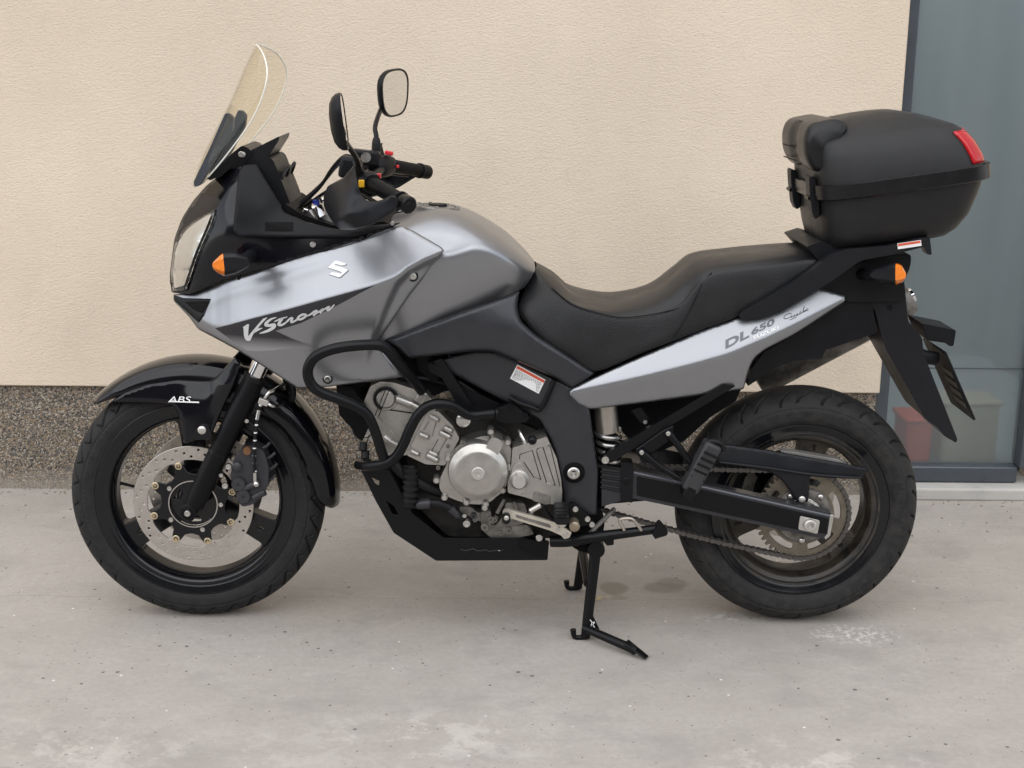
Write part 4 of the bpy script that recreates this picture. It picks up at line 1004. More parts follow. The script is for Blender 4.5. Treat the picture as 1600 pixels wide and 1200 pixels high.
# instrument pod and its visor
vis = XZ(rnd([(358, 263), (372, 244), (398, 232), (438, 212), (437, 219), (420, 246), (412, 262), (395, 262)], 3), -.07)
MB().prism(vis, -.085, .085).build('instrument_visor', PLAST2, bike, bevel=.006, recalc=True)
ins = XZ(rnd([(404, 262), (420, 244), (428, 250), (450, 305), (456, 322), (446, 326), (430, 310)], 4), -.09)
inst = MB().prism(ins, -.10, .10).build('instrument_cluster', PLAST, bike, bevel=.008, recalc=True)
for k, r_ in ((-.045, .038), (.045, .038)):
    p_ = P(430, 280, -.02); MB().lathe([(0, r_), (.006, r_), (.006, r_*.9), (.001, r_*.88), (.001, 0)], (p_.x+.022, k, p_.z+.005), 32, 'X', M_=Matrix.Rotation(R(24), 3, 'Y')).build('dial', SATIN, inst)
MB().prism(XZ(rnd([(445, 318), (470, 334), (520, 352), (600, 346), (612, 352), (600, 372), (500, 372), (440, 345)], 3), -.14), -.14, .14).build('inner_cowl', DARK, bike, bevel=.004, recalc=True)
# windscreen
rows_s = []
for (ax, ay, ex, ey, w_) in ((300, 291, 316, 287, .075), (309, 262, 338, 262, .105), (322, 232, 362, 232, .130), (348, 182, 392, 190, .150), (366, 145, 409, 153, .158), (380, 112, 417, 122, .155), (390, 90, 416, 100, .135), (397, 76, 410, 82, .10), (400.5, 69, 402.5, 71, .04)):
    a = P(ax, ay, -.012); e = P(ex, ey, -w_); rows_s.append((a, e, w_))
S2 = []
for a, e, w_ in rows_s:
    row = []
    for k in range(-8, 9):
        u = k/8; q = abs(u); y = w_*math.sin(q*1.25)/math.sin(1.25)
        x = a.x+(e.x-a.x)*(q**2.1); z = a.z+(e.z-a.z)*(q**1.6); row.append((x, math.copysign(y, u), z))
    S2.append(row)
rr = [[r[i] for r in S2] for i in range(17)]
vs, fs = loft(rr, 4, 2)
scr = MB().add(vs, fs).build('windscreen', SCREEN, bike, solid=.0035, recalc=True, angle=80)
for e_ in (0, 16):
    MB().tube([S2[i][e_] for i in range(len(S2))], .0019, 8, 4).build('screen_edge_glint', EDGE, scr)  # pale tubes carry the painted rim highlight
MB().tube(S2[-1], .0017, 8, 2).build('screen_edge_glint', EDGE, scr)
for s in (-1, 1):
    l1 = c1((362, 436), (384, 440), (404, 462), (398, 520), (330, 650), (232, 800), (208, 806), (204, 780), (290, 600))
    xz = XZ(rnd(l1, 3), -.085)
    MB().prism(xz, s*.085-.010, s*.085+.010).build('screen_bracket', GREYSTRIP, scr, bevel=.004, recalc=True)
sup = MB().prism(XZ(rnd(c1((262, 770), (300, 730), (390, 640), (440, 600), (470, 610), (500, 640), (430, 720), (400, 700), (330, 760)), 3), -.09), -.09, .09)
sup.build('screen_support', SATIN, bike, bevel=.004, recalc=True)
bolt(*c1((446, 645))[0], -.095, .007, STEEL, scr, h=.004)

# ---- handlebar with its controls
hb = [(560, 300, -.03), (566, 292, -.10), (574, 287, -.20), (582, 289, -.27), (612, 305, -.36), (632, 317, -.41)]
pth = [P(*q) for q in hb]
bar = MB().tube([Vector((q.x, -q.y, q.z)) for q in pth[::-1]]+pth, .011, 14, 5).build('handlebar', SATIN, bike)
for s in (-1, 1):
    def HP(px, py, y): v = P(px, py, y); return Vector((v.x, v.y*-s, v.z))
    grip = MB()
    a, b_ = HP(580, 287, -.268), HP(627.5, 314, -.392)
    n = 26
    for k in range(n):
        t0_, t1_ = k/n, (k+.62)/n; grip.tube([a.lerp(b_, t0_), a.lerp(b_, t1_)], .0172, 14, 0)
    grip.tube([a, b_], .0158, 14, 0)
    d = (b_-a).normalized(); grip.tube([a, a+d*.006], .023, 18, 0).tube([b_-d*.006, b_], .021, 18, 0)
    go = grip.build('grip', HOSE, bike)
    be = b_+d*.004; cap_ = MB().tube([be, be+d*.008, be+d*.030, be+d*.034], [.017, .0195, .0195, .016], 20, 0).tube([be+d*.0335, be+d*.0350], [.008, .007], 12, 0).build('bar_end_weight', SATIN, bike)
    pod = MB(); c_ = HP(572, 285, -.235)
    pod.tube([HP(563, 287, -.195), HP(568, 286, -.215), HP(577, 287, -.258), HP(579, 288, -.264)], [.020, .028, .029, .024], 16, 3)
    po = pod.build('switch_pod', PLAST, bike, bevel=.002)
    if s < 0:
        MB().box(HP(565, 287, -.285), (.013, .012, .017)).build('yellow_switch', YELB, po, bevel=.002)
        MB().box(HP(592, 275, -.24), (.010, .014, .012)).build('red_switch', REDB, po, bevel=.002)
        MB().lathe([(0, .004), (-.002, .004), (-.002, 0)], HP(565, 277, -.262), 10).build('pilot_dot', WHITE, po)
    else:
        MB().box(HP(584, 262, -.235), (.022, .018, .010), Matrix.Rotation(R(12), 3, 'Y')).build('red_switch', REDB, po, bevel=.002)
        MB().box(HP(598, 288, -.25), (.008, .012, .008)).build('red_switch', REDB, po, bevel=.002)
    # lever
    MB().tube([HP(556, 290, -.18), HP(552, 293, -.24), HP(580, 312, -.33), HP(604, 324, -.39)], [.008, .007, .006, .005], 10, 5, flat=.7).build('lever', SATIN, bike)
    # hand guard
    hg = c1((1005, 694, 0), (952, 760, 0), (868, 802, 0)) if False else None
gy = rbf([(x, y, z) for (x, y), z in zip(c1((1005, 695), (950, 762), (870, 802), (850, 860), (855, 905), (888, 972), (930, 1018), (1000, 790), (960, 870), (915, 975), (1010, 1018), (1110, 985), (1205, 928), (1228, 880), (1100, 885), (1040, 850), (1015, 770), (1060, 950)),
    (-.375, -.335, -.290, -.275, -.275, -.295, -.325, -.395, -.395, -.375, -.395, -.425, -.43, -.43, -.42, -.405, -.395, -.42))], 2e-5)
go_ = c1((1006, 692), (950, 760), (910, 780), (870, 802), (850, 850), (850, 900), (862, 930), (888, 972), (928, 1020), (1000, 1021), (1100, 992), (1205, 930), (1228, 890), (1215, 855), (1190, 848), (1150, 868), (1100, 882), (1062, 872), (1035, 845), (1018, 790))
guard = sheet('hand_guard', go_, gy, PLAST2, bike, step=4, roll=(3, .006), r=3, solid=.005, angle=28)
mirrored(guard, bike)
# mirrors
def mirror(c, yaw, tilt, lean, stem, base, r0=.060, r1=.085):
    """housing shell, glass and stem; yaw turns the glass from straight back towards the camera"""
    n = Vector((math.cos(yaw), -math.sin(yaw), tilt)).normalized(); up = Vector((lean, 0, 1)); up = (up-n*up.dot(n)).normalized(); sd = up.cross(n)
    def ring(sc, off, k=36):
        o = []
        for i in range(k):
            a = 2*math.pi*i/k; ca, sa = math.cos(a), math.sin(a)
            u = math.copysign(abs(ca)**(2/2.9), ca)*r1*sc; v = math.copysign(abs(sa)**(2/2.9), sa)*r0*sc
            u *= 1+.10*(v/r0)
            o.append(c+sd*u+up*v+n*off)
        return o
    rg = [ring(1, .004), ring(1.02, 0), ring(1.0, -.008), ring(.9, -.016), ring(.7, -.023), ring(.35, -.027)]
    vs_ = [p for r_ in rg for p in r_]+[c-n*.028]; k = 36; fs_ = []
    for i in range(len(rg)-1):
        for j in range(k): fs_.append((i*k+j, i*k+(j+1) % k, (i+1)*k+(j+1) % k, (i+1)*k+j))
    e = (len(rg)-1)*k
    for j in range(k): fs_.append((e+j, e+(j+1) % k, len(vs_)-1))
    stem_o = MB().tube(stem, [.0065]*len(stem), 12, 6).build('mirror', SATIN, bike)
    MB().add(vs_, fs_).build('housing', PLAST, stem_o, recalc=True, angle=60)
    g_ = ring(.93, .0025); MB().add(g_+[c+n*.0025], [(j, (j+1) % k, k) for j in range(k)]).build('mirror_glass', MIRROR, stem_o, recalc=True, smooth=False)
    rm_ = [ring(1.0, .004), ring(.93, .0035)]; MB().add(rm_[0]+rm_[1], [(j, (j+1) % k, k+(j+1) % k, k+j) for j in range(k)]).build('bezel', SATIN, stem_o, recalc=True)
    MB().tube(base, [.0115, .0125, .0115, .008], 16, 3).build('rubber_boot', HOSE, stem_o)
mirror(P(536, 190, -.43), R(-3.5), .12, -.16, [P(566, 290, -.24), P(562, 268, -.26), P(556, 246, -.31), P(535, 216, -.41)], [P(567, 292, -.24), P(564, 280, -.245), P(560, 266, -.262), P(556, 254, -.285)], .060, .072)
mirror(P(616.5, 145, .44), R(21), -.02, -.16, [P(588, 252, .26), P(588, 215, .265), P(586, 200, .28), P(590, 184, .32), P(597, 166, .40), P(599, 158, .43)], [P(588, 250, .26), P(588, 236, .26), P(588, 222, .262), P(588, 215, .264)], .064)
# clutch master / reservoirs, yoke, ignition, cables
MB().box(P(571, 246, .20), (.075, .05, .038), Matrix.Rotation(R(6), 3, 'Y')).build('fluid_reservoir', PLAST, bike, bevel=.006)
MB().lathe([(0, .013), (-.004, .013), (-.004, .010), (-.0025, .010), (-.0025, 0)], P(572, 246, .172), 20).build('sight_glass', ALUD, bike)
MB().box(P(548, 262, -.21), (.05, .05, .05), Matrix.Rotation(R(10), 3, 'Y')).build('lever_perch', PLAST, bike, bevel=.008)
yk = MB().prism(XZ(rnd([(468, 328), (505, 322), (530, 335), (545, 352), (520, 360), (485, 350)], 4), -.06), -.10, .10).build('top_yoke', ALUL, bike, bevel=.005, recalc=True)
for s in (-1, 1):
    MB().lathe([(-.01, .026), (.016, .026), (.020, .020), (.026, .012), (.026, 0)], P(492, 335, -.10) if s < 0 else Vector((P(492, 335, -.10).x, .10, P(492, 335, -.10).z)), 24, 'Z', M_=Matrix.Rotation(R(-25), 3, 'Y')).build('fork_cap', CHROME, yk)
MB().lathe([(0, .009), (.020, .009), (.022, .006), (.022, 0)], P(494, 326, -.10), 16, 'Z').build('preload_adjuster', BLUEB, yk)
MB().tube([P(497, 318, -.10), P(494, 313, -.10), P(500, 310, -.10), P(503, 317, -.10)], .003, 8, 4).build('cable_loop', HOSE, yk)
MB().tube([P(464, 324, -.10), P(480, 328, -.12), P(498, 336, -.12)], .0022, 8, 4).build('bracket_wire', CHROME, yk)
MB().box(P(543, 266, -.16), (.02, .03, .022)).build('bar_clamp', ALUL, bike, bevel=.003)
for pts in ([(470, 322, -.05), (500, 292, -.10), (520, 262, -.15), (538, 244, -.18), (552, 246, -.20)], [(472, 326, -.02), (500, 306, -.08), (522, 292, -.14), (540, 280, -.18)], [(468, 318, .0), (502, 288, .02), (528, 258, .06), (552, 248, .15)]):
    MB().tube([P(*q) for q in pts], .0042, 10, 6).build('cable', HOSE, bike)

# ---- front indicators
def indicator(body, lens, stalk, Y, yb):
    st_ = MB().tube([P(*q) for q in stalk], [.016, .013, .014], 12, 3).build('indicator', PLAST, bike)
    for nm, ol, mt_ in (('indicator_body', body, PLAST2), ('indicator_lens', lens, ORANGE)):
        cx = np.mean(ol, 0); rings = []
        n_ = rnd(ol, 2.5, 3)
        # swell the outline into a rounded lamp
        for f, dy in ((.55, -.026), (.86, -.018), (1, 0), (.86, .018), (.55, .026)):
            ref = np.array((cx[0], cx[1]))
            rings.append([P(*(ref+(np.array(q)-ref)*np.array((1, f))), Y+dy) for q in n_])
        k = len(n_); vs_ = [p for r_ in rings for p in r_]; fs_ = [(i*k+j, i*k+(j+1) % k, (i+1)*k+(j+1) % k, (i+1)*k+j) for i in range(4) for j in range(k)]
        fs_ += [tuple(range(k)), tuple(4*k+j for j in range(k))[::-1]]
        MB().add(vs_, fs_).build(nm, mt_, st_, recalc=True, angle=35)
    return st_
fb, fl = [(349, 395), (368, 394), (388, 401), (391, 412), (388, 418), (368, 428), (351, 432)], [(349, 395), (343, 399), (332, 410), (332, 420), (340, 427), (351, 432)]
i1 = indicator(fb, fl, [(392, 400, -.165), (386, 402, -.20), (374, 408, -.225)], -.235, 0)
rb, rl = [(1399, 410), (1366, 421), (1359, 427), (1360, 435), (1368, 440), (1399, 446)], [(1399, 410), (1409, 414), (1416, 426), (1415, 436), (1409, 442), (1399, 446)]
i2 = indicator(rb, rl, [(1345, 428, -.10), (1356, 430, -.14), (1372, 430, -.175)], -.18, 0)
for i_ in (i1, i2):
    q = mirrored(i_, bike)
    for ch in list(i_.children): mirrored(ch, q)

# ---- seat
def vinyl_perforated():
    m_ = VINYL.copy(); m_.name = 'perforated_vinyl'; N = m_.node_tree.nodes; L = m_.node_tree.links; b = N['Principled BSDF']
    tc = [n for n in N if n.type == 'TEX_COORD'][0]
    mp = N.new('ShaderNodeMapping'); mp.inputs['Rotation'].default_value = (0, R(38), 0); L.new(tc.outputs['Object'], mp.inputs['Vector']); mp.inputs['Scale'].default_value = (210, 0, 210)
    fr = N.new('ShaderNodeVectorMath'); fr.operation = 'FRACTION'; L.new(mp.outputs[0], fr.inputs[0])
    sb = N.new('ShaderNodeVectorMath'); sb.operation = 'SUBTRACT'; L.new(fr.outputs[0], sb.inputs[0]); sb.inputs[1].default_value = (.5, 0, .5)
    ln = N.new('ShaderNodeVectorMath'); ln.operation = 'LENGTH'; L.new(sb.outputs[0], ln.inputs[0])
    mr = N.new('ShaderNodeMapRange'); mr.inputs[1].default_value = .24; mr.inputs[2].default_value = .36; L.new(ln.outputs['Value'], mr.inputs[0])
    bp = [n for n in N if n.type == 'BUMP'][0]; b2 = N.new('ShaderNodeBump'); b2.inputs['Strength'].default_value = .8; b2.inputs['Distance'].default_value = .0012
    L.new(mr.outputs[0], b2.inputs['Height']); L.new(bp.outputs[0], b2.inputs['Normal']); L.new(b2.outputs[0], b.inputs['Normal'])
    return m_
PERF = vinyl_perforated()
s0 = [(838, 412), (866, 430), (897, 457), (934, 466), (975, 464), (1022, 449), (1062, 418), (1090, 401), (1150, 393), (1220, 386), (1273, 383)]
s1 = [(836, 420, -.06), (860, 449, -.125), (893, 474, -.150), (930, 487, -.156), (975, 495, -.158), (1030, 488, -.155), (1068, 468, -.152), (1102, 430, -.148), (1155, 418, -.142), (1220, 410, -.132), (1275, 401, -.112)]
s2 = [(817, 458, -.10), (813, 488, -.150), (848, 531, -.174), (896, 560, -.18), (931, 579, -.18), (1002, 551, -.176), (1050, 532, -.172), (1100, 511, -.166), (1155, 491, -.157), (1214, 457, -.146), (1279, 410, -.122)]
r0 = [P(x, y, 0) for x, y in s0]; r1 = [P(*q) for q in s1]; r2 = [P(*q) for q in s2]
ra = [Vector((a.x, b_.y*.45, a.z*.98+b_.z*.02)) for a, b_ in zip(r0, r1)]
rb_ = [Vector((a.x*.35+b_.x*.65, b_.y*.84, a.z*.58+b_.z*.42)) for a, b_ in zip(r0, r1)]
rc = [a.lerp(b_, .12)+Vector((0, -.006, 0)) for a, b_ in zip(r1, r2)]
rd = [a.lerp(b_, .55)+Vector((0, -.006, 0)) for a, b_ in zip(r1, r2)]
re_ = [Vector((a.x, a.y*.82, a.z-.006)) for a in r2]
vs, fs = sym_loft([[tuple(p) for p in r_] for r_ in (r0, ra, rb_, r1, rc, rd, r2, re_)], 7, 4)
mb = MB().add(vs, fs)
nr_ = len(vs)//(7*10+1); mid = nr_//2
for i, f in enumerate(mb.f):
    col_i = i//(nr_-1); j = abs((i % (nr_-1))-mid)
    mb.m[i] = 1 if (j > 11 and 3 < col_i < 48) else 0
seat = mb.build('seat', [VINYL, PERF], bike, recalc=True, angle=50)
for ptsq in ([(1112, 426, -.150), (1098, 442, -.155), (1085, 470, -.166), (1070, 500, -.176), (1052, 528, -.176)], [(862, 450, -.130), (893, 475, -.156), (930, 488, -.163), (975, 496, -.165), (1030, 489, -.162), (1066, 479, -.160), (1085, 462, -.159)]):
    MB().tube([P(*q) for q in ptsq], .0014, 6, 5).build('seam', MATTB, seat)

# ---- frame
fcY = rbf([(600, 530, -.180), (812, 456, -.176), (700, 520, -.202), (790, 515, -.205), (860, 565, -.200), (930, 583, -.186), (770, 548, -.200), (640, 560, -.194)], 4e-3)
sheet('frame_cover', [(600, 531), (700, 494, 9), (812, 455, 3), (808, 480, 8), (814, 502, 8), (837, 523, 8), (931, 583, 3), (920, 592, 3), (893, 607, 3), (870, 592, 9), (800, 561, 9), (770, 549, 9), (735, 549, 9), (690, 555, 9), (640, 561, 4), (622, 545)], fcY, FRAME, bike, step=4.5, roll=(6, .014), angle=60)
mirrored(bpy.context.scene.objects['frame_cover'], bike)
fpY = rbf([(735, 552, -.158), (800, 575, -.164), (700, 570, -.15), (790, 625, -.15), (850, 600, -.168), (895, 612, -.178), (921, 640, -.180), (880, 650, -.184), (900, 690, -.186), (928, 690, -.176), (880, 720, -.180), (935, 740, -.168), (905, 740, -.178), (930, 800, -.164), (886, 785, -.166), (850, 660, -.165)], 2e-5)
fp = sheet('frame', [(690, 562), (735, 549, 8), (770, 549, 9), (800, 561, 9), (897, 606, 3), (921, 638, 4), (928, 690, 5), (935, 735, 5), (932, 803, 2), (925, 806), (884, 793), (879, 760, 8), (868, 705, 8), (855, 676, 6), (843, 655, 6), (790, 628, 8), (690, 576)], fpY, FRAME, bike, step=4.5, roll=(3.5, .006), angle=60, solid=.03)
mirrored(fp, bike)
for q in ([(866, 594, -.178), (858, 612, -.178), (850, 630, -.176), (841, 642, -.172)], [(796, 621, -.160), (812, 630, -.165), (830, 636, -.170), (842, 642, -.172)]):
    MB().tube([P(*a) for a in q], .0062, 10, 4).build('weld_bead', SATIN, fp)
yb = fpY([(897, 738)])[0]
MB().lathe([(.003, .027), (-.003, .027), (-.004, .025), (-.004, .016)], P(897, 738, yb), 28).build('pivot_cap', DARK, fp)
MB().lathe([(-.002, .0155), (-.010, .0155), (-.012, .013), (-.012, .008), (0, .0075), (0, 0)], P(896, 738, yb), 18).build('pivot_nut', STEEL, fp)
# warning sticker
lb = crop(780, 560, 15)
stk = MB()
def onf(poly, dz, mi):
    A = np.array(lb(*poly)); Y = fpY(A)-dz; stk.add([P(a[0], a[1], y) for a, y in zip(A, Y)], [tuple(range(len(poly)))[::-1]], mi)
def bil(u, v):
    a, b_, c, d = (np.array(q, float) for q in ((425, 145), (1085, 500), (925, 830), (255, 470)))
    return tuple((a*(1-u)+b_*u)*(1-v)+(d*(1-u)+c*u)*v)
def quad(u0, v0, u1, v1): return [bil(u0, v0), bil(u1, v0), bil(u1, v1), bil(u0, v1)]
onf(quad(0, 0, 1, 1), .001, 0); onf(quad(.02, .06, .99, .24), .0016, 1)
for k in range(9):
    v = .32+k*.072; u = .04
    while u < .93:
        l_ = random.uniform(.02, .09); onf(quad(u, v, min(u+l_, .96), v+.030), .0016, 2); u += l_+.018
stk.build('warning_sticker', [WHITE, REDP, GREYP], fp, smooth=False, recalc=False)

# ---- tail fairing
tailY = crease([(880, 612), (893, 613), (940, 603), (1000, 590), (1080, 570), (1140, 553), (1200, 527), (1240, 508), (1320, 467), (1340, 458)], [-.188, -.190, -.197, -.194, -.188, -.183, -.172, -.160, -.122, -.115], .00075, .00042, 1.5)
tail = sheet('tail_fairing', [(889, 612, 2), (895, 605, 3), (934, 587, 9), (1000, 557, 9), (1100, 513, 9), (1155, 494, 9), (1215, 484, 9), (1278, 449, 4), (1320, 461, 3), (1321, 471, 3), (1239, 524, 9), (1194, 547, 9), (1178, 560, 8), (1170, 577, 8), (1162, 608, 3), (1080, 620, 9), (921, 640, 5), (905, 633, 3), (889, 618, 2)], tailY, SILVER, bike, step=4.5, roll=(3.5, .006), angle=65)
mirrored(tail, bike)
tz = crop(1120, 460, 9.412)
def tl(body, a, b_, h, mat_, off=.03, name='lettering'):
    (ax, ay), (bx, by) = tz(a, b_); ux = np.array((bx-ax, by-ay)); L_ = np.linalg.norm(ux)
    v, _ = text_tris(body, off); w_ = v[:, 0].max()-v[:, 0].min(); hh_ = v[:, 1].max()
    lettering(name, body, (ax, ay), ux/w_, np.array((-.03*0+2.0/9.4, -h/9.412/hh_)), tailY, mat_, tail, offset=off, lift=.0016)
tl('DL', (128, 795), (478, 620), 125, GREYP, .035)
tl('650', (508, 598), (850, 432), 92, GREYP, .03)
tl('SUZUKI', (535, 668), (905, 512), 54, WHITE, .02)
sig = [([(870, 290), (890, 305), (940, 225), (930, 265), (915, 290), (960, 262), (985, 255), (965, 275), (1010, 245), (1055, 240)], 8),
       ([(1100, 285), (1060, 280), (1000, 315), (990, 350), (1030, 352), (1075, 335), (1110, 305), (1090, 330), (1125, 325), (1150, 290), (1140, 320), (1180, 300), (1190, 275), (1170, 310), (1215, 285), (1235, 240), (1225, 280), (1265, 255), (1290, 170), (1275, 245), (1320, 220), (1310, 235), (1345, 200)], 8),
       ([(1075, 375), (1140, 345), (1175, 335)], 8), ([(1195, 300), (1260, 265), (1355, 225)], 8)]
strokes('signature', [], sig, tz, tailY, PENP, tail, lift=.0016)

# ---- grab rail, rack, tail end, rear mudguard
rail = [(1154, 494, 3), (1160, 487, 3), (1245, 440, 9), (1278, 416, 9), (1298, 397, 8), (1326, 389, 8), (1390, 384, 9), (1436, 372, 3), (1453, 371, 2), (1456, 398, 1), (1450, 398, 1), (1443, 386, 3), (1395, 398, 9), (1345, 407, 9), (1300, 439, 9), (1250, 470, 9), (1205, 493, 8), (1188, 497, 6), (1162, 500, 4)]
xz = XZ(rnd(rail, 3), -.17)
for s in (-1, 1):
    gr = MB().prism(xz, s*.17, s*.135).build('grab_rail', PLAST2, bike, bevel=.005, seg=3, recalc=True, angle=50)
    if s < 0:
        q = [(1402, 380.5), (1439, 375), (1440, 384), (1403, 389.5)]
        sk_ = MB(); sk_.add([P(x, y, -.1712) for x, y in q], [(3, 2, 1, 0)], 0); sk_.add([P(x, y, -.1718) for x, y in ((1403, 381), (1438, 376), (1438.4, 379.6), (1403.4, 384.8))], [(3, 2, 1, 0)], 1)
        sk_.build('warning_sticker', [WHITE, REDP], gr, smooth=False)
rk = XZ(rnd([(1258, 384), (1282, 376), (1300, 382), (1330, 388), (1436, 372), (1450, 372), (1440, 380), (1340, 398), (1300, 408), (1284, 420), (1276, 404)], 3), -.12)
MB().prism(rk, -.134, .134).build('luggage_rack', PLAST, bike, bevel=.005, recalc=True)
MB().prism(XZ(rnd([(1300, 384), (1400, 372), (1402, 380), (1300, 394)], 2), -.10), -.10, .10).build('case_adapter', PLAST, bike, bevel=.003, recalc=True)
te = XZ(rnd([(1270, 450), (1292, 434), (1345, 410), (1380, 399), (1424, 396, 8), (1423, 415, 8), (1412, 442), (1415, 470), (1350, 472), (1321, 471), (1320, 461)], 3), -.108)
MB().prism(te, -.108, .108).build('tail_unit', PLAST, bike, bevel=.006, recalc=True)
fe = [(1321, 471, 2), (1350, 469, 6), (1366, 482, 6), (1383, 544, 8), (1446, 655, 8), (1464, 667, 4), (1476, 682, 4), (1494, 692, 2), (1496, 686, 2), (1443, 552, 8), (1441, 528, 4), (1419, 502, 5), (1413, 440, 4), (1380, 440, 4)]
hug = MB().prism(XZ(rnd(fe, 4), -.085), -.085, .085).build('rear_mudguard', PLAST2, bike, bevel=.008, seg=3, recalc=True)
bolt(1391, 481, -.087, .006, SATIN, hug, h=.003)
MB().prism(XZ(rnd([(1440, 505), (1494, 516), (1490, 541), (1483, 541), (1478, 536), (1449, 532)], 3), -.06), -.06, .06).build('plate_lamp', PLAST, hug, bevel=.004, recalc=True)
a, b_ = P(1458, 540, 0), P(1503, 643, 0); d = (b_-a); n_ = Vector((d.z, 0, -d.x)).normalized()*-1
pl = MB(); hw_ = .09
for (o_, t_, mt_, nm) in ((0, .006, PLAST, 'plate_holder'),):
    vs = [a+Vector((0, y, 0))+n_*k for y in (-hw_, hw_) for k in (0, t_)]+[b_+Vector((0, y, 0))+n_*k for y in (-hw_, hw_) for k in (0, t_)]
    pl.add(vs, [(0, 1, 3, 2), (4, 6, 7, 5), (0, 4, 5, 1), (2, 3, 7, 6), (0, 2, 6, 4), (1, 5, 7, 3)])
ph = pl.build('plate_holder', PLAST, hug, bevel=.001, recalc=True)
for k in range(4):
    t = .30+.15*k; q0 = a.lerp(b_, t)-n_*.0012; q1 = a.lerp(b_, t+.09)-n_*.0012
    MB().add([q0+Vector((0, -hw_*.9, 0)), q0+Vector((0, hw_*.1, 0)), q1+Vector((0, hw_*.1, 0)), q1+Vector((0, -hw_*.9, 0))], [(0, 1, 2, 3)]).build('holder_stripe', mat('stripe_grey', (.11, .10, .085), .4), ph, smooth=False)
MB().tube([P(1420, 540, -.05), P(1440, 556, -.05), P(1462, 560, -.04)], .018, 14, 4).build('plate_bracket', PLAST, hug)
# under-tail trough and inner mudguard
MB().prism(XZ(rnd([(1168, 604), (1174, 577), (1194, 550), (1240, 524), (1321, 471), (1362, 471), (1371, 520), (1290, 547), (1284, 560), (1240, 564), (1210, 576)], 3), -.095), -.095, .095).build('inner_mudguard', PLAST, bike, bevel=.005, recalc=True)
MB().prism(XZ(rnd([(955, 620), (1162, 598), (1150, 627), (1110, 652), (1068, 690), (1030, 706), (995, 700), (968, 670)], 4), -.06), -.06, .06).build('splash_guard', DARK, bike, bevel=.005, recalc=True)
# silencer on the far side
ex = MB(); A_, B_ = P(1180, 590, .19), P(1420, 463, .19); d = (B_-A_).normalized()
ex.tube([A_, A_+d*.03, B_-d*.03, B_], [.04, .056, .056, .045], 28, 0).build('silencer', ALUD, bike)
T_ = P(1416, 466, .17); MB().tube([T_-d*.03, T_+d*.020, T_+d*.021, T_+d*.002], [.020, .020, .017, .016], 28, 0, caps=False).build('silencer_tip', CHROME, bike)

MB().prism(XZ(rnd([(720, 535), (815, 505), (930, 584), (1000, 560), (1100, 520), (1270, 452), (1290, 470), (1180, 560), (1100, 605), (940, 632), (900, 628), (800, 590)], 4), -.11), -.11, .11).build('subframe_core', DARK, bike, bevel=.006, recalc=True)
MB().prism(XZ(rnd([(860, 640), (948, 630), (952, 720), (947, 790), (934, 808), (890, 795)], 4), -.10), -.10, .10).build('pivot_core', DARK, bike, bevel=.006, recalc=True)
# ---- swingarm, guards, shock, hangers
sw = [(940, 726), (985, 733), (1020, 741), (1104, 758), (1300, 802, 2), (1298, 836, 3), (1291, 843, 3), (1240, 832), (1020, 785), (985, 778), (940, 792)]
xz = XZ(rnd(sw, 3), -.15)
for s in (-1, 1):
    arm = MB().prism(xz, s*.15, s*.115).build('swingarm', FRAME, bike, bevel=.010, seg=1, recalc=True)
    if s < 0:
        SWF = MATTB
        MB().prism(XZ(rnd([(995, 744), (1104, 767), (1294, 810), (1291, 834), (1240, 826), (995, 774)], 2), -.1505), -.1525, -.149).build('arm_panel', SATIN, arm, bevel=.001, recalc=True)
        MB().tube([P(990, 738, -.146), P(1104, 762, -.146), P(1298, 806, -.146)], .0052, 8, 0).build('arm_edge_sheen', mat('arm_edge_sheen_grey', (.10, .105, .12), .35, .5), arm)  # lighter grey rod stands in for sky reflected by the arm's chamfer
        MB().prism(XZ([(1297.5, 804), (1303, 805), (1297, 838), (1290, 843.5), (1288, 840), (1293, 834)], -.153), -.1535, -.112).build('arm_end_cap', STEEL, arm, bevel=.001, recalc=True)
        MB().prism(XZ(rnd([(1250, 806), (1281, 813), (1277, 834), (1247, 827)], 3), -.154), -.1565, -.15).build('axle_block', ALUL, arm, bevel=.0015, recalc=True)
        MB().lathe([(-.002, .0155), (-.010, .0155), (-.012, .0135), (-.012, .0085), (-.002, .008), (-.002, 0)], P(1265, 820, -.1565), 24).build('axle_nut', ALUL, arm)
        MB().prism(XZ(rnd([(970, 722), (990, 724), (988, 785), (970, 782)], 2), -.153), -.157, -.11).build('chain_slider', PLAST, arm, bevel=.003, recalc=True)
        bolt(978, 751, -.157, .009, SATIN, arm, h=.004)
        for k in range(5):
            MB().tube([P(938, 729+k*8, -.150), P(970, 733+k*8.5, -.153)], .0035, 8, 0).build('slider_rib', HOSE, arm)
MB().prism(XZ(rnd([(945, 730), (1010, 742), (1015, 782), (945, 788)], 3), -.11), -.11, .11).build('swingarm_bridge', SATIN, bike, bevel=.006, recalc=True)
cg = [(1122, 692, 3), (1200, 703, 9), (1330, 726, 6), (1357, 732, 2), (1346, 749, 2), (1300, 747, 6), (1266, 744, 3), (1263, 784, 2), (1244, 784, 2), (1236, 770, 6), (1222, 750, 8), (1202, 737, 8), (1120, 724, 3)]
cgY = rbf([(1122, 692, -.112), (1357, 732, -.104), (1240, 712, -.114), (1200, 728, -.124), (1300, 742, -.120), (1255, 780, -.118), (1122, 722, -.124), (1190, 716, -.122), (1300, 732, -.118), (1250, 745, -.123)], 2e-5)
cgd = sheet('chain_guard', cg, cgY, PLAST2, bike, step=4, roll=(3, .004), solid=.004, angle=50)
MB().tube([P(1124, 722, -.128), P(1200, 731, -.128), P(1268, 741, -.127), P(1345, 747, -.122)], .0035, 8, 4).build('stiffening_rib', PLAST2, cgd)
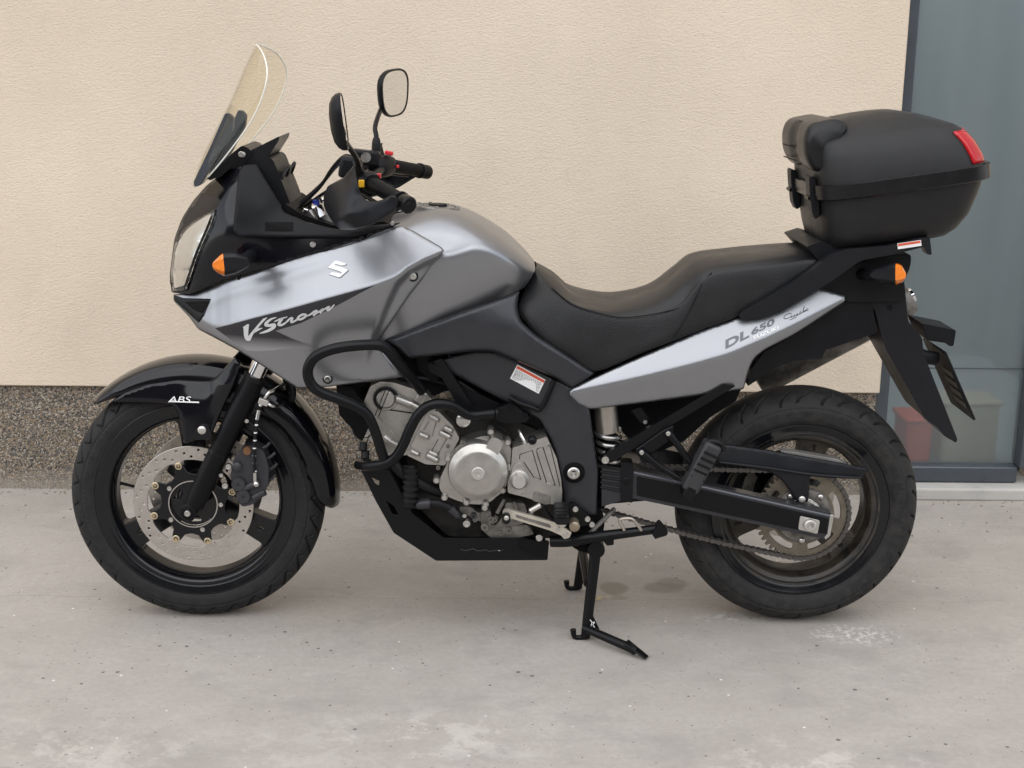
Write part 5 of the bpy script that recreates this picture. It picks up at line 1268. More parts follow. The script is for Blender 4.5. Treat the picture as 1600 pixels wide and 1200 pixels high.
MB().prism(XZ(rnd([(1219, 704), (1240, 706), (1310, 718), (1326, 727), (1316, 728), (1230, 713)], 1.5), -.098), -.098, -.070).build('guard_strip', ALUL, cgd, bevel=.001, recalc=True)
bolt(1253, 780, -.123, .0085, ALUL, cgd, h=.005, socket=False)
sh = MB(); a, b_ = P(944, 630, -.115), P(955, 725, -.115); d = (b_-a)
sh.tube([a, a.lerp(b_, .46)], .030, 28, 0); shk = sh.build('shock_absorber', mat('shock_grey', (.42, .39, .35), .33, .85), bike)
pts = []
for k in range(90):
    t = k/89; ang = t*2*math.pi*4.2; c = a.lerp(b_, .42+.55*t); pts.append(c+Vector((math.cos(ang)*.030, math.sin(ang)*.030, 0)))
MB().tube(pts, .0062, 10, 0).build('spring', mat('spring_grey', (.42, .41, .40), .28, .9), shk)
MB().tube([a.lerp(b_, .4), b_], .016, 16, 0).build('damper_rod', SATIN, shk)
hang = MB().prism(XZ(rnd([(938, 717), (948, 708), (1020, 665), (1130, 600), (1150, 603), (1030, 676), (958, 722), (944, 725)], 3), -.17), -.17, -.15).build('subframe_rail', SATIN, bike, bevel=.004, recalc=True)
bolt(945.5, 718, -.172, .0105, STEEL, hang, h=.008)
mirrored(hang, bike)
MB().prism(XZ(rnd([(986, 641), (1001, 636), (1016, 657), (1006, 664), (1002, 662)], 2), -.13), -.13, -.12).build('tab', SATIN, hang, bevel=.001, recalc=True)
bolt(1008, 659, -.132, .006, STEEL, hang, h=.005)
br = sheet('peg_hanger', [(992, 702), (1004, 694), (1035, 672), (1052, 664), (1053, 680), (1046, 690), (1020, 708), (1006, 716), (996, 712)], const(-.178), SATIN, bike, step=4, roll=(3, .003), solid=.012)
for q in ([(1045, 678, -.184), (1060, 697, -.184), (1080, 724, -.186)], [(1004, 708, -.184), (1030, 728, -.184), (1062, 748, -.186)]):
    MB().tube([P(*a) for a in q], [.011, .0085, .0085], 12, 4).build('hanger_strut', SATIN, br)
for x, y in ((1044, 677.5), (1002.5, 707)): bolt(x, y, -.187, .0095, SATIN, br, h=.006); bolt(x, y, -.191, .0058, STEEL, br, h=.004)
pg = MB(); fold = Vector((0, 0, 0)); A_, B_ = P(1078, 758, -.195), P(1112, 698, -.205); d = (B_-A_)
Mr = Matrix.Rotation(-math.atan2(d.z, d.x), 3, 'Y')
peg = MB().box((A_+B_)/2, (d.length+.02, .05, .044), Mr).build('passenger_peg', mat('peg_rubber', (.028, .028, .03), .55, bump=.2), bike, bevel=.008, seg=3)
for k in range(6): MB().box(A_.lerp(B_, .12+.15*k)+Vector((0, -.0255, 0)), (.006, .003, .036), Mr).build('peg_rib', SATIN, peg, bevel=.001)
MB().box(P(1076, 766, -.20), (.035, .05, .03), Mr).build('peg_clamp', SATIN, peg, bevel=.004)
MB().tube([P(1100, 697, -.20), P(1110, 690, -.205), P(1126, 693, -.205), P(1130, 703, -.20)], .008, 10, 4).build('peg_tip', HOSE, peg)
MB().tube([P(1072, 726, -.19), P(1086, 742, -.195)], .009, 10, 0).build('hinge_pin', SATIN, peg)

# ---- engine
z3 = crop(550, 580, 7.5); z4 = crop(660, 660, 6); c4 = crop(540, 520, 3.2)
blk = [(630, 700), (672, 650), (720, 640), (800, 655), (880, 690), (905, 740), (925, 810), (905, 842), (700, 838), (655, 795)]
eng = MB().prism(XZ(rnd(blk, 8), -.11), -.11, .14).build('engine', mat('gap_shade_casting', (.018, .017, .016), .45, .3, var=.4, vs=40, dust=.5, dustc=(.05, .04, .03), dscale=20), bike, bevel=.01, recalc=True)  # block colour darkened to put shade between engine parts, mottled with grime
MB().prism(XZ(rnd([(690, 575), (745, 560), (850, 640), (868, 700), (800, 690), (735, 670)], 6), -.10), -.10, .12).build('rear_cylinder', MATTB, eng, bevel=.01, recalc=True)
MB().prism(XZ(rnd([(520, 560), (700, 548), (850, 600), (840, 625), (700, 610), (660, 625), (600, 600)], 4), -.10), -.10, .10).build('airbox', DARK, bike, bevel=.006, recalc=True)
rad_ = MB().prism(XZ(rnd([(525, 600), (552, 606), (582, 655), (566, 690), (548, 668), (530, 648)], 3), -.17), -.17, .17).build('radiator', DARK, bike, bevel=.003, recalc=True)
for k in range(7): MB().tube([P(530+k*6.5, 612+k*9, -.171), P(556+k*4, 612+k*9, -.171)], .0015, 6, 0).build('radiator_fin', SATIN, rad_)
# front cylinder
head = MB().prism(XZ(rnd(z3((215, 175), (330, 120), (500, 135), (880, 265), (1000, 420), (640, 985), (420, 985), (260, 850), (60, 690), (40, 590), (70, 520)), 3), -.15), -.15, .05).build('cylinder_head', ALU, eng, bevel=.005, seg=2, recalc=True)
MB().prism(XZ(rnd(z3((880, 490), (1010, 470), (1180, 640), (1260, 790), (1170, 960), (1090, 1105), (860, 1090), (640, 985)), 3), -.158), -.158, .05).build('cylinder', ALU, eng, bevel=.004, recalc=True)
for (x, y, r_) in ((400, 310, .0235), (150, 665, .0225)):
    c_ = P(*z3((x, y))[0], -.15)
    MB().lathe([(.01, r_*1.30), (-.006, r_*1.30), (-.010, r_*1.22), (-.010, r_*1.06), (-.004, r_*1.03), (-.004, r_), (-.016, r_*.95), (-.019, r_*.82), (-.019, r_*.55), (-.017, r_*.52), (-.017, 0)], c_, 40).build('cam_cap', ALU, eng)
    MB().lathe([(-.0105, r_*1.34), (-.0125, r_*1.18), (-.0105, r_*1.02)], c_, 40, a0=R(20), a1=R(250)).build('cap_seal', HOSE, eng)
for a_, b2, r_, ex_ in (((520, 320), (690, 385), .011, ((680, 375), (840, 470), .0078)), ((370, 770), (440, 820), .010, ((430, 815), (580, 900), .007))):
    q = z3(a_, b2); MB().tube([P(*q[0], -.160), P(*q[1], -.160)], r_, 16, 0).build('oil_gallery', ALU, eng)
    q = z3(*ex_[:2]); MB().tube([P(*q[0], -.160), P(*q[1], -.160)], ex_[2], 16, 0).build('oil_gallery', ALU, eng)
for a_, b2, r_ in (((905, 525), (1000, 570), .006), ((790, 735), (880, 775), .0065), ((1030, 715), (1140, 770), .0072), ((875, 985), (995, 1045), .0078), ((690, 935), (770, 975), .006), ((1080, 660), (1160, 700), .007), ((900, 945), (990, 985), .006)):
    q = z3(a_, b2); MB().tube([P(*q[0], -.165), P(*q[1], -.165)], r_, 12, 0).build('stud_boss', ALU, eng)
    e_ = z3((b2[0]+30, b2[1]+15)); MB().tube([P(*q[1], -.165), P(*e_[0], -.165)], r_*.55, 10, 0).build('stud', ALUD, eng)
for pts in (((760, 270), (830, 230)), ((790, 330), (850, 350)), ((745, 300), (720, 340))):
    pass
MB().box(P(*z3((810, 290))[0], -.15), (.022, .03, .030), Matrix.Rotation(R(28), 3, 'Y')).build('sensor_boss', ALU, eng, bevel=.003)
for p_ in (((640, 655), .006), ((1125, 880), .0045), ((1120, 1000), .006), ((1010, 1130), .0055)):
    bolt(*z3(p_[0])[0], -.160, p_[1], ALUD, eng, h=.005)
for a_, b2 in (((410, 175), (270, 520)), ((450, 185), (305, 545)), ((300, 520), (590, 850)), ((200, 750), (170, 850))):
    q = z3(a_, b2); MB().tube([P(*q[0], -.178), P(*q[1], -.176)], .0011, 6, 0).build('wire', HOSE if a_[0] != 300 else STEEL, eng)
q = z3((380, 445), (760, 500)); MB().tube([P(*q[0], -.152), P(*q[1], -.152)], .0013, 6, 0).build('casting_line', SATIN, eng)
for ol in (((985, 600), (940, 760)), ((900, 590), (840, 690)), ((1110, 790), (1010, 970)), ((1010, 800), (925, 950))):
    q = z3(*ol); MB().tube([P(*q[0], -.159), P(*q[1], -.159)], .0014, 6, 0).build('casting_line', ALUD, eng)
# generator cover
fl_ = [(230, 390), (160, 540), (158, 620), (200, 680), (330, 735), (430, 765), (560, 770), (640, 745), (700, 690), (770, 640), (815, 480), (835, 240), (800, 200), (700, 130), (560, 130), (420, 170), (330, 230), (250, 320)]
MB().prism(XZ(rnd(z4(*fl_), 6), -.168), -.168, -.10).build('cover_flange', ALU, eng, bevel=.004, recalc=True)
gc = P(*z4((522, 455))[0], -.20)
gen = MB().lathe([(.035, .0745), (-.002, .0745), (-.008, .072), (-.017, .0595), (-.0195, .056), (-.0205, .050), (-.0215, 0.0)], gc, 72).build('generator_cover', ALU, eng, angle=30)
MB().lathe([(.002, .0165), (-.003, .0165), (-.0045, .015), (-.0045, .006), (-.002, .005), (-.002, 0)], gc+Vector((0, -.0215, 0)), 32).build('inspection_plug', ALUL, gen)
MB().prism(XZ(rnd(z4((590, 260), (610, 200), (650, 142), (700, 150), (756, 185), (745, 240), (705, 310), (640, 330)), 3), -.213), -.213, -.14).build('cover_boss', ALU, gen, bevel=.005, recalc=True)
for x, y in ((385, 195), (240, 335), (132, 540), (207, 700), (413, 745), (585, 795), (752, 632), (815, 425), (800, 185), (640, 85), (595, 760)):
    p_ = z4((x, y))[0]; MB().lathe([(.03, .0085), (-.004, .0085), (-.006, .0075), (-.006, 0)], P(*p_, -.172), 16).build('bolt_boss', ALU, eng); bolt(*p_, -.178, .0062, ALUL if x != 385 else ALUD, eng, h=.006)
# sprocket cover
sc_ = [(845, 240), (1000, 190), (1165, 132), (1190, 190), (1260, 340), (1300, 530), (1310, 640), (1305, 760), (1230, 770), (1080, 740), (960, 700), (800, 660), (800, 560), (830, 440)]
spc = MB().prism(XZ(rnd(z4(*sc_), 3), -.190), -.190, -.10).build('sprocket_cover', ALU, eng, bevel=.007, seg=3, recalc=True)
for L_ in (((910, 345), (915, 300), (1030, 262), (1110, 535), (1045, 515), (950, 370)), ((1070, 265), (1080, 245), (1130, 232), (1245, 590), (1165, 565), (1070, 275)), ((1175, 225), (1185, 210), (1200, 225), (1290, 600))):
    q = z4(*L_); MB().tube([P(x, y, -.1902) for x, y in q], .0011, 6, 0).build('casting_line', SATIN, spc)
for L_ in (((1045, 515), (1110, 538)), ((1165, 562), (1245, 590))):
    q = z4(*L_); MB().tube([P(x, y+1, -.1902) for x, y in q], .0018, 6, 0).build('casting_edge', STEEL, spc)
MB().prism(XZ(rnd(z4((850, 400), (930, 380), (970, 440), (1000, 530), (990, 600), (950, 675), (900, 675), (860, 620), (830, 520)), 5), -.200), -.200, -.17).build('release_plate', ALU, spc, bevel=.004, recalc=True)
MB().lathe([(.01, .0245), (-.006, .0245), (-.012, .019), (-.022, .0175), (-.025, .0155), (-.025, 0)], P(*z4((905, 535))[0], -.20), 36).build('release_cap', ALUL, spc)
MB().prism(XZ(rnd(z4((1030, 700), (1050, 650), (1200, 690), (1205, 760), (1160, 770), (1040, 735)), 2), -.192), -.1935, -.17).build('cover_notch', ALUD, spc, bevel=.001, recalc=True)
bolt(*z4((1030, 165))[0], -.185, .011, SATIN, spc, h=.012, socket=False)
MB().tube([P(*z4((905, 70))[0], -.15), P(*z4((930, 130))[0], -.16), P(*z4((965, 190))[0], -.165)], [.003, .005, .005], 8, 3).build('clutch_cable', STEEL, eng)
MB().tube([P(*z4((700, 20))[0], -.13), P(*z4((800, 90))[0], -.14), P(*z4((860, 170))[0], -.13)], .003, 8, 3).build('cable', HOSE, eng)
# lower end clutter
for x, y, r_, m2 in ((585, 975, .010, ALUD), (415, 940, .0105, STEEL), (480, 870, .008, CALI), (395, 865, .006, STEEL), (680, 905, .007, ALUD), (810, 1005, .008, ALUD), (1020, 835, .008, STEEL), (735, 1030, .006, ALUD), (495, 905, .006, ALUD), (640, 900, .007, ALUD)):
    bolt(*z4((x, y))[0], -.165, r_, m2, eng, h=.010)
for ol, y0, m2 in (([(345, 790), (450, 790), (520, 850), (640, 850), (650, 920), (540, 930), (440, 880), (350, 850)], -.150, ALUD), ([(780, 750), (960, 760), (985, 860), (950, 950), (700, 990), (690, 960), (760, 880)], -.152, ALUD), ([(560, 1010), (640, 960), (980, 960), (1050, 1050), (900, 1080), (640, 1080)], -.145, ALUD), ([(545, 840), (640, 830), (650, 960), (600, 990), (550, 960)], -.158, ALUD)):
    MB().prism(XZ(rnd(z4(*ol), 4), y0), y0, -.08).build('crankcase_lug', m2, eng, bevel=.005, recalc=True)
for p1, p2, r_ in (((700, 850), (770, 720), .005), ((900, 850), (860, 745), .003), ((650, 940), (700, 880), .006)):
    q = z4(p1, p2); MB().tube([P(*q[0], -.160), P(*q[1], -.160)], r_, 8, 0).build('crankcase_rib', ALUD, eng)
MB().tube([P(640, 727, -.16), P(642, 745, -.165), P(641, 770, -.165), P(640, 788, -.16)], .0165, 16, 4).build('bellows_hose', HOSE, eng)
for k in range(6): MB().tube([P(642, 731+k*9.5, -.163), P(641.6, 736+k*9.5, -.164)], .0205, 16, 0).build('bellows_rib', HOSE, eng)
MB().tube([P(634, 789, -.15), P(655, 788, -.16), P(680, 786, -.165), P(703, 793, -.165), P(722, 810, -.165)], .0105, 14, 5).build('oil_hose', HOSE, eng)
MB().tube([P(652, 788, -.160), P(673, 786.5, -.164)], .0135, 14, 0).build('hose_clamp', CALI, eng)
MB().tube([P(704, 794, -.165), P(722, 810, -.166)], [.012, .009], 14, 0).build('hose_end', CALI, eng)
MB().tube([P(605, 690, -.12), P(620, 730, -.15), P(655, 755, -.15), P(690, 770, -.14)], .014, 14, 5).build('coolant_hose', HOSE, eng)
MB().tube([P(600, 700, -.10), P(612, 745, -.13), P(630, 780, -.13)], .012, 12, 4).build('coolant_hose', HOSE, eng)
for k in range(3): MB().lathe([(0, .010), (-.02, .010), (-.02, 0)], P(568+k*3, 692+k*13, -.15), 12, M_=Matrix.Rotation(R(60), 3, 'X')).build('rubber_bung', HOSE, eng)
# intake clutter between frame and engine
for ol, y0, m2 in (([(668, 568), (690, 560), (700, 575), (742, 640), (735, 650), (722, 645), (690, 590), (672, 582)], -.165, SATIN), ([(720, 600), (740, 612), (800, 640), (790, 652), (735, 640)], -.14, MATTB), ([(775, 638), (800, 630), (828, 652), (822, 660), (790, 662), (770, 655)], -.17, SATIN), ([(650, 560), (672, 556), (690, 585), (680, 600), (655, 580)], -.13, MATTB)):
    MB().prism(XZ(rnd(ol, 3), y0), y0, y0+.03).build('engine_bracket', m2, bike, bevel=.003, recalc=True)
for x, y in ((675.5, 571), (799, 636), (821, 648)): bolt(x, y, -.172, .006, SATIN, eng, h=.005)
for q in ([(690, 580, -.12), (730, 605, -.13), (780, 640, -.13)], [(700, 570, -.10), (760, 600, -.12), (800, 622, -.13)], [(600, 600, -.1), (650, 590, -.12), (700, 600, -.12)]):
    MB().tube([P(*a) for a in q], .005, 8, 4).build('cable', HOSE, eng)
MB().lathe([(.01, .018), (-.004, .018), (-.008, .012), (-.008, 0)], P(724, 656, -.165), 20).build('bar_mount_bolt', STEEL, eng)

# ---- crash bars and skid plate
cb1 = [(660, 612, -.17), (646, 594, -.19), (622, 566, -.24), (606, 547, -.27), (588, 539, -.285), (545, 541, -.29), (512, 548, -.29), (490, 560, -.285), (481, 578, -.28), (485, 598, -.275), (500, 612, -.272), (530, 624, -.265), (558, 636, -.255), (575, 650, -.248), (587, 676, -.235), (597, 708, -.22), (602, 722, -.21)]
cb2 = [(560, 726, -.15), (575, 728, -.19), (600, 725, -.215), (618, 714, -.22), (630, 695, -.222), (640, 672, -.222), (652, 650, -.222), (666, 636, -.22), (684, 631, -.218), (706, 634, -.21), (722, 643, -.20), (738, 649, -.19), (772, 646, -.182)]
for s in (-1, 1):
    mb = MB()
    for cb in (cb1, cb2): mb.tube([Vector((P(*q).x, -s*P(*q).y, P(*q).z)) for q in cb], .0128, 16, 6)
    mb.tube([Vector((P(*q).x, -s*P(*q).y, P(*q).z)) for q in ((772, 646, -.182), (776, 645.7, -.18))], [.0145, .0145], 16, 0)
    mb.build('crash_bar', SATIN, bike, angle=50)
skp = c4((55, 640), (100, 655), (160, 672), (215, 690), (240, 730), (335, 905), (490, 1026), (860, 1026), (1000, 1040), (1018, 1042), (1010, 1137), (452, 1140), (240, 1000), (150, 840))
hol = [c4((128, 722), (170, 742), (165, 765), (145, 752)), c4((200, 838), (238, 862), (268, 915), (235, 908))]
xz = XZ(rnd(skp, 3), -.155); hz = [XZ(rnd(h, 2), -.155) for h in hol]
skid = MB()
for s in (-1, 1): skid.prism(xz, s*.155, s*.151, hz)
bot = [P(x, y, -.155) for x, y in c4((150, 840), (240, 1000), (452, 1140), (1010, 1137))]
for i in range(3):
    a, b_ = bot[i], bot[i+1]; dn = Vector((b_.z-a.z, 0, -(b_.x-a.x))).normalized()*.004
    skid.add([Vector((q.x, y, q.z))+o_ for q in (a, b_) for y in (-.151, .151) for o_ in (Vector((0, 0, 0)), -dn)], [(0, 1, 3, 2), (4, 6, 7, 5), (0, 4, 5, 1), (2, 3, 7, 6), (0, 2, 6, 4), (1, 5, 7, 3)])
sk_o = skid.build('skid_plate', SATIN, bike, bevel=.0012, recalc=True)
MB().prism(XZ(rnd(c4((865, 1032), (1012, 1042), (1008, 1120), (940, 1118), (868, 1080)), 2), -.157), -.1575, -.15).build('skid_plate_bracket', MATTB, sk_o, bevel=.001, recalc=True)
bolt(*c4((968, 1024))[0], -.159, .009, STEEL, sk_o, h=.006)
cq = c4
strokes('cut_lettering', [], [([(575, 1082), (600, 1088), (640, 1080), (660, 1090), (700, 1085), (720, 1092), (760, 1086), (785, 1088)], 5)], lambda *p: c4(*p), const(-.156), mat('plate_cut', (.03, .03, .032), .3), sk_o, lift=.0006)
MB().add([P(x, y, -.1566) for x, y in c4((762, 1085), (785, 1085), (785, 1090), (762, 1090))], [(0, 3, 2, 1)]).build('rivet_mark', WHITE, sk_o, smooth=False)

# ---- footrest, gear lever, stands
glv = MB().prism(XZ(rnd(z4((750, 850), (765, 822), (800, 815), (1260, 945), (1320, 985), (1400, 1030), (1380, 1080), (1330, 1095), (1300, 1060), (1200, 1015), (830, 900), (770, 905)), 2), -.215), -.215, -.203).build('gear_lever', mat('lever_alloy', (.60, .56, .48), .4, .7, var=.1), bike, bevel=.003, recalc=True)
MB().prism(XZ(rnd(z4((870, 862), (1190, 955), (1210, 985), (1180, 985), (880, 890)), 1.5), -.2155), -.2165, -.2145).build('lever_recess', ALUD, glv, bevel=.0005, recalc=True)
MB().lathe([(.02, .0105), (-.03, .0105), (-.033, .009), (-.033, 0)], P(*z4((785, 880))[0], -.215), 18).build('toe_rubber', HOSE, glv)
bolt(*z4((788, 897))[0], -.249, .006, ALUL, glv, h=.003, socket=False)
for x, y in ((1270, 997), (1342, 1050)): bolt(*z4((x, y))[0], -.216, .006, ALUL, glv, h=.005)
MB().tube([P(*z4((1010, 830))[0], -.20), P(*z4((1110, 775))[0], -.20)], .007, 10, 0).build('linkage_arm', ALUL, glv)
MB().tube([P(*z4((1130, 780))[0], -.205), P(*z4((1190, 880))[0], -.205), P(*z4((1240, 920))[0], -.205)], .0055, 10, 3).build('linkage_rod', SATIN, glv)
fr_ = MB().box(P(877, 802, -.245), (.036, .10, .030)).build('footrest', HOSE, bike, bevel=.009, seg=3)
for k in range(4): MB().box(P(877, 794+k*5, -.296)+Vector((0, .0, 0)), (.030, .003, .003)).build('footrest_rib', SATIN, fr_)
MB().prism(XZ(rnd(z4((1265, 905), (1370, 905), (1360, 950), (1330, 985), (1290, 975)), 2), -.225), -.225, -.19).build('footrest_mount', ALUL, fr_, bevel=.003, recalc=True)
MB().lathe([(.02, .013), (-.02, .013), (-.023, .008), (-.023, 0)], P(897, 819, -.20), 20).build('hinge_boss', mat('tarnished_steel', (.33, .27, .20), .45, .8), fr_)
plate('footrest_bracket', z4((1380, 760), (1440, 770), (1500, 830), (1560, 880), (1560, 960), (1440, 990), (1380, 960)), -.185, -.165, SATIN, bike, r=3)
for x, y in ((899, 795), (918, 810.5), (925, 819)): bolt(x, y, -.188, .0078, STEEL, fr_, h=.006)
zs = crop(740, 760, 4.139)
ss = MB().tube([P(*zs((500, 355))[0], -.15), P(*zs((600, 352))[0], -.16), P(*zs((690, 340))[0], -.168), P(*zs((1000, 300))[0], -.175), P(*zs((1200, 272))[0], -.178)], [.015, .016, .0155, .0125, .0125], 14, 4).build('side_stand', SATIN, bike)
MB().prism(XZ(rnd(zs((1150, 300), (1195, 240), (1210, 235), (1256, 290), (1245, 310), (1170, 332)), 2), -.19), -.20, -.165).build('stand_foot', SATIN, ss, bevel=.002, recalc=True)
MB().tube([P(*zs(q)[0], -.185) for q in ((975, 285), (945, 225), (965, 208), (1020, 208), (1050, 235), (1085, 285))], .0042, 8, 4).build('stand_tang', mat('worn_steel', (.42, .37, .32), .4, .8), ss)
MB().prism(XZ(rnd(zs((835, 345), (905, 335), (905, 370), (860, 375)), 2), -.17), -.18, -.15).build('stand_lug', SATIN, ss, bevel=.002, recalc=True)
MB().prism(XZ(rnd([(880, 800), (935, 790), (945, 812), (940, 850), (925, 865), (905, 860), (880, 845)], 4), -.12), -.125, .125).build('stand_bracket', DARK, bike, bevel=.006, recalc=True)
MB().tube([P(880, 836, -.15), P(905, 846, -.15), P(940, 815, -.13), P(960, 795, -.10)], .006, 8, 4).build('stand_spring', ALUD, bike)
cs_ = MB()
for s in (-1, 1):
    top = P(931, 856, -.135); foot = PG(908, 996); top = Vector((top.x, s*.135, top.z)); foot = Vector((foot.x+.012, s*.165, .022))
    cs_.tube([top, foot], [.0150, .0130], 16, 0)
    cs_.tube([top+Vector((0, s*.018, 0)), top-Vector((0, s*.03, 0))], .022, 16, 0)
    f0 = Vector((foot.x-.012, s*.165, .006)); cs_.tube([f0+Vector((-.022, 0, .022)), f0+Vector((-.018, 0, .002)), f0+Vector((.0, 0, .0)), f0+Vector((.016, 0, .002))], [.008, .0065, .0065, .0065], 10, 3)
    cs_.tube([foot+Vector((0, 0, .0)), f0+Vector((.010, 0, .002))], .0125, 12, 0)
cs_.tube([Vector((P(915, 890, -.05).x, -.145, P(915, 890, -.05).z)), Vector((P(915, 890, -.05).x, .145, P(915, 890, -.05).z))], .012, 14, 0)
cst = cs_.build('centre_stand', SATIN, bike, recalc=True)
la, lb_ = PG(914, 992, .03), PG(986, 1013, .02); lc = PG(1011, 1029, .004)
la = Vector((la.x, -.168, .034))
MB().tube([la, lb_, lb_.lerp(lc, .3)], .0115, 14, 0).build('stand_lever', SATIN, cst)
dl = (lc-lb_).normalized(); sdv = Vector((0, 0, 1)).cross(dl).normalized()
MB().add([lb_-dl*.015+sdv*.013+Vector((0, 0, .012)), lb_-dl*.015-sdv*.013+Vector((0, 0, .012)), lc-sdv*.010+Vector((0, 0, .004)), lc+sdv*.010+Vector((0, 0, .004)), lb_-dl*.015+sdv*.013+Vector((0, 0, .004)), lb_-dl*.015-sdv*.013+Vector((0, 0, .004)), lc-sdv*.010, lc+sdv*.010], [(0, 1, 2, 3), (7, 6, 5, 4), (0, 4, 5, 1), (2, 6, 7, 3), (1, 5, 6, 2), (0, 3, 7, 4)]).build('lever_pad', SATIN, cst, recalc=True, bevel=.002)
g0 = P(921, 950, -.160); g1 = P(940, 990, -.172); g2 = P(914, 988, -.168)
gus = MB().add([g0+Vector((0, -.002, 0)), g1+Vector((0, -.002, 0)), g2+Vector((0, -.002, 0)), g0+Vector((0, .002, 0)), g1+Vector((0, .002, 0)), g2+Vector((0, .002, 0))], [(0, 1, 2), (5, 4, 3), (0, 3, 4, 1), (1, 4, 5, 2), (2, 5, 3, 0)]).build('stand_gusset', SATIN, cst, recalc=True)
strokes('stamped_mark', [], [([(752, 862), (765, 880), (758, 905)], 5), ([(765, 880), (782, 878), (772, 895), (784, 912)], 5)], zs, const(-.170), WHITE, cst, lift=.0045)

# ================================================================== top case on the rack
TA = R(8.6); UX = Vector((math.cos(TA), 0, math.sin(TA))); UN = Vector((-math.sin(TA), 0, math.cos(TA)))
CO = Vector((1.740, 0, P(1415, 283, -.2).z))
case = empty('top_case', tuple(CO+UN*-.155), 'black hard top case with backrest pad and red rear reflector on the rack', 'top case')
def sec(h, a, b_, sh=0., p=4.6, n=64, grow=0.):
    o = []
    for i in range(n):
        t = 2*math.pi*i/n; c_, s_ = math.cos(t), math.sin(t)
        o.append(CO+UX*(math.copysign(abs(c_)**(2/p), c_)*(a+grow)+sh)+Vector((0, math.copysign(abs(s_)**(2/p), s_)*(b_+grow), 0))+UN*h)
    return o
def stack(secs, cap0=True, cap1=True):
    n = len(secs[0]); vs_ = [p for s_ in secs for p in s_]; fs_ = []
    for i in range(len(secs)-1):
        for j in range(n): fs_.append((i*n+j, i*n+(j+1) % n, (i+1)*n+(j+1) % n, (i+1)*n+j))
    if cap0: fs_.append(tuple(range(n))[::-1])
    if cap1: fs_.append(tuple((len(secs)-1)*n+j for j in range(n)))
    return vs_, fs_
CASE = mat('case_plastic', (.0085, .0087, .0098), .40, bump=.5, bs=800, rv=.06, dust=.08, dustc=(.09, .085, .08), dscale=6, spec=.42)
base_prof = [(-.156, .135, .120, -.040), (-.153, .150, .138, -.036), (-.138, .164, .160, -.030), (-.105, .180, .178, -.018), (-.06, .192, .188, -.008), (-.02, .199, .196, 0), (0, .201, .199, 0)]
bs_ = [sec(h, a, b_, s_, 5.4) for h, a, b_, s_ in base_prof]
MB().add(*stack(bs_)).build('case_base', CASE, case, recalc=True, angle=40)
LID = [(0, .203, .201, 0), (.035, .199, .197, -.004), (.07, .190, .189, -.011), (.098, .179, .178, -.021), (.110, .171, .168, -.028), (.117, .162, .157, -.034), (.130, .142, .134, -.042), (.144, .114, .104, -.048), (.155, .075, .068, -.05), (.160, .03, .03, -.05)]
lid = MB().add(*stack([sec(*q, 5.4) if False else sec(q[0], q[1], q[2], q[3], 5.4) for q in LID], cap0=False)).build('lid', CASE, case, recalc=True, angle=40)
MB().add(*stack([sec(.010, .203, .201, 0, 5.4), sec(.014, .210, .208, 0, 5.4), sec(.012, .2135, .2115, 0, 5.4), sec(-.020, .2135, .2115, 0, 5.4), sec(-.023, .210, .208, 0, 5.4), sec(-.020, .200, .197, 0, 5.4)], False, False)).build('rim_band', BLACKG if False else mat('band_plastic', (.006, .006, .007), .26, rv=.05, spec=.4), case, recalc=True, angle=35)
# red reflector wraps the rear of the lid
hs2 = np.linspace(.018, .098, 9); n = 64; vs = []; idx = [j for j in range(-11, 12)]
for h in hs2:
    L_ = [np.interp(h, [q[0] for q in LID], [q[k] for q in LID]) for k in (1, 2, 3)]
    S_ = sec(h, L_[0], L_[1], L_[2], 5.4, n, .004); vs += [S_[j % n] for j in idx]
K = len(idx); fs = [(i*K+j, i*K+j+1, (i+1)*K+j+1, (i+1)*K+j) for i in range(len(hs2)-1) for j in range(K-1)]
MB().add(vs, fs).build('reflector', REDL, lid, solid=.006, recalc=True, angle=40)
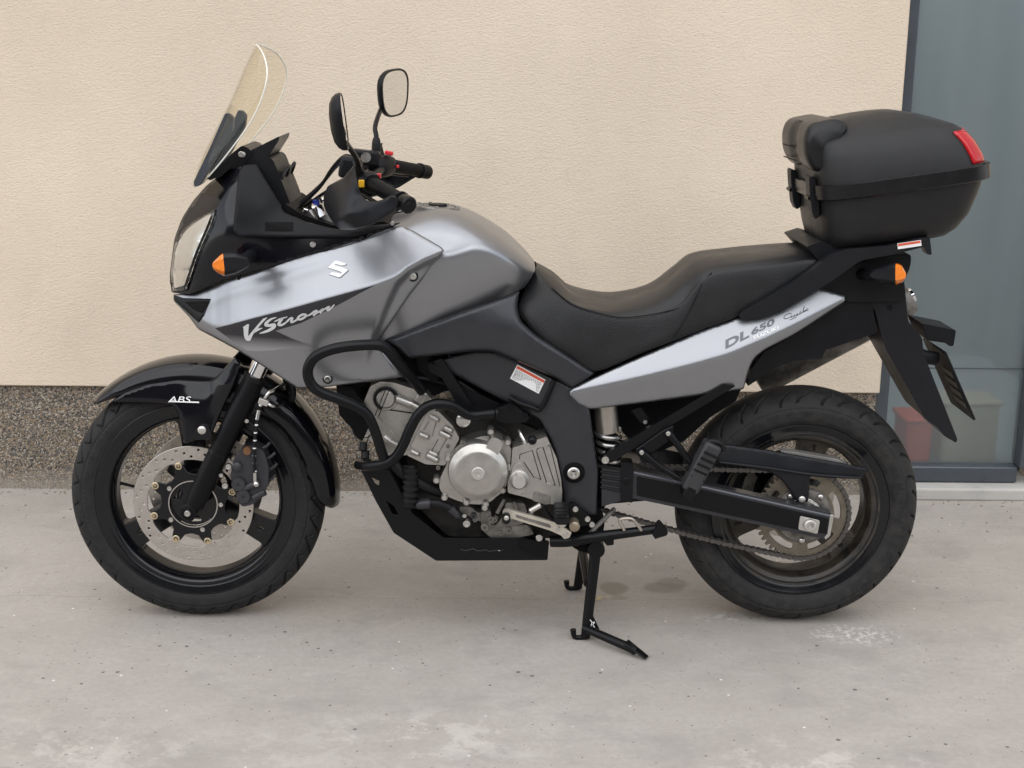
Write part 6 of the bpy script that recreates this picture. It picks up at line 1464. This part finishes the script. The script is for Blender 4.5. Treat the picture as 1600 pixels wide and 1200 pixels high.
# backrest pad across the front of the lid
c8 = crop(1200, 130, 4)
vs = []; prof = [(-.172, .034), (-.212, .048), (-.226, .085), (-.224, .130), (-.208, .160), (-.142, .164), (-.112, .146), (-.140, .090)]
pr = rnd(prof, .016, 4); ny = 26; rings = []
for i in range(ny+1):
    u = -1+2*i/ny; y = .150*math.copysign(min(1, abs(u)**.82), u); e = abs(u)
    sc2 = (1-max(0, (e-.72)/.28)**3*.36)
    dip = .010*math.exp(-(u/.16)**2)
    cx, cz_ = -.188, .085
    rings.append([CO+UX*(cx+(q[0]-cx)*sc2+(dip if q[0] < -.2 else 0))+Vector((0, y, 0))+UN*(cz_+(q[1]-cz_)*(1-(1-sc2)*.8)) for q in pr])
pad = MB().add(*stack(rings)).build('backrest_pad', mat('pad_vinyl', (.007, .007, .008), .34, bump=.2, bs=500, spec=.4), case, recalc=True, angle=60)
for h in (.066, .098):
    MB().tube([CO+UX*(-.2262+.001)+Vector((0, y, 0))+UN*h for y in (-.02, .05, .12)], .0016, 6, 4).build('pad_seam', DARK, pad)
for y in (-.105, .105):
    mb = MB(); c_ = CO+UX*-.212+Vector((0, y, 0))
    ol = [(-.004, .036), (.010, .028), (.014, -.03), (.012, -.064), (.0, -.070), (-.007, -.05), (-.008, .0), (-.007, .030)]
    v0 = [c_+UX*a+UN*b_+Vector((0, -.022, 0)) for a, b_ in rnd(ol, .004)]; v1 = [p+Vector((0, .044, 0)) for p in v0]; k = len(v0)
    mb.add(v0+v1, [(j, (j+1) % k, k+(j+1) % k, k+j) for j in range(k)]+[tuple(range(k))[::-1], tuple(k+j for j in range(k))])
    hg_ = mb.build('hinge', PLAST, case, recalc=True, bevel=.003)
    MB().tube([c_+UX*-.009+UN*-.018+Vector((0, -.019, 0)), c_+UX*-.009+UN*-.018+Vector((0, .019, 0))], .005, 12, 0).build('hinge_pin', SATIN, hg_)
lt = CO+UX*.214+UN*.0
MB().box(lt, (.016, .09, .05), Matrix.Rotation(-TA, 3, 'Y')).build('latch', PLAST, case, bevel=.005)
MB().prism([(v.x, v.z) for v in (CO+UX*-.150+UN*-.149, CO+UX*.06+UN*-.149, CO+UX*.05+UN*-.166, CO+UX*-.145+UN*-.166)], -.10, .10).build('case_foot', PLAST, case, recalc=True, bevel=.004)
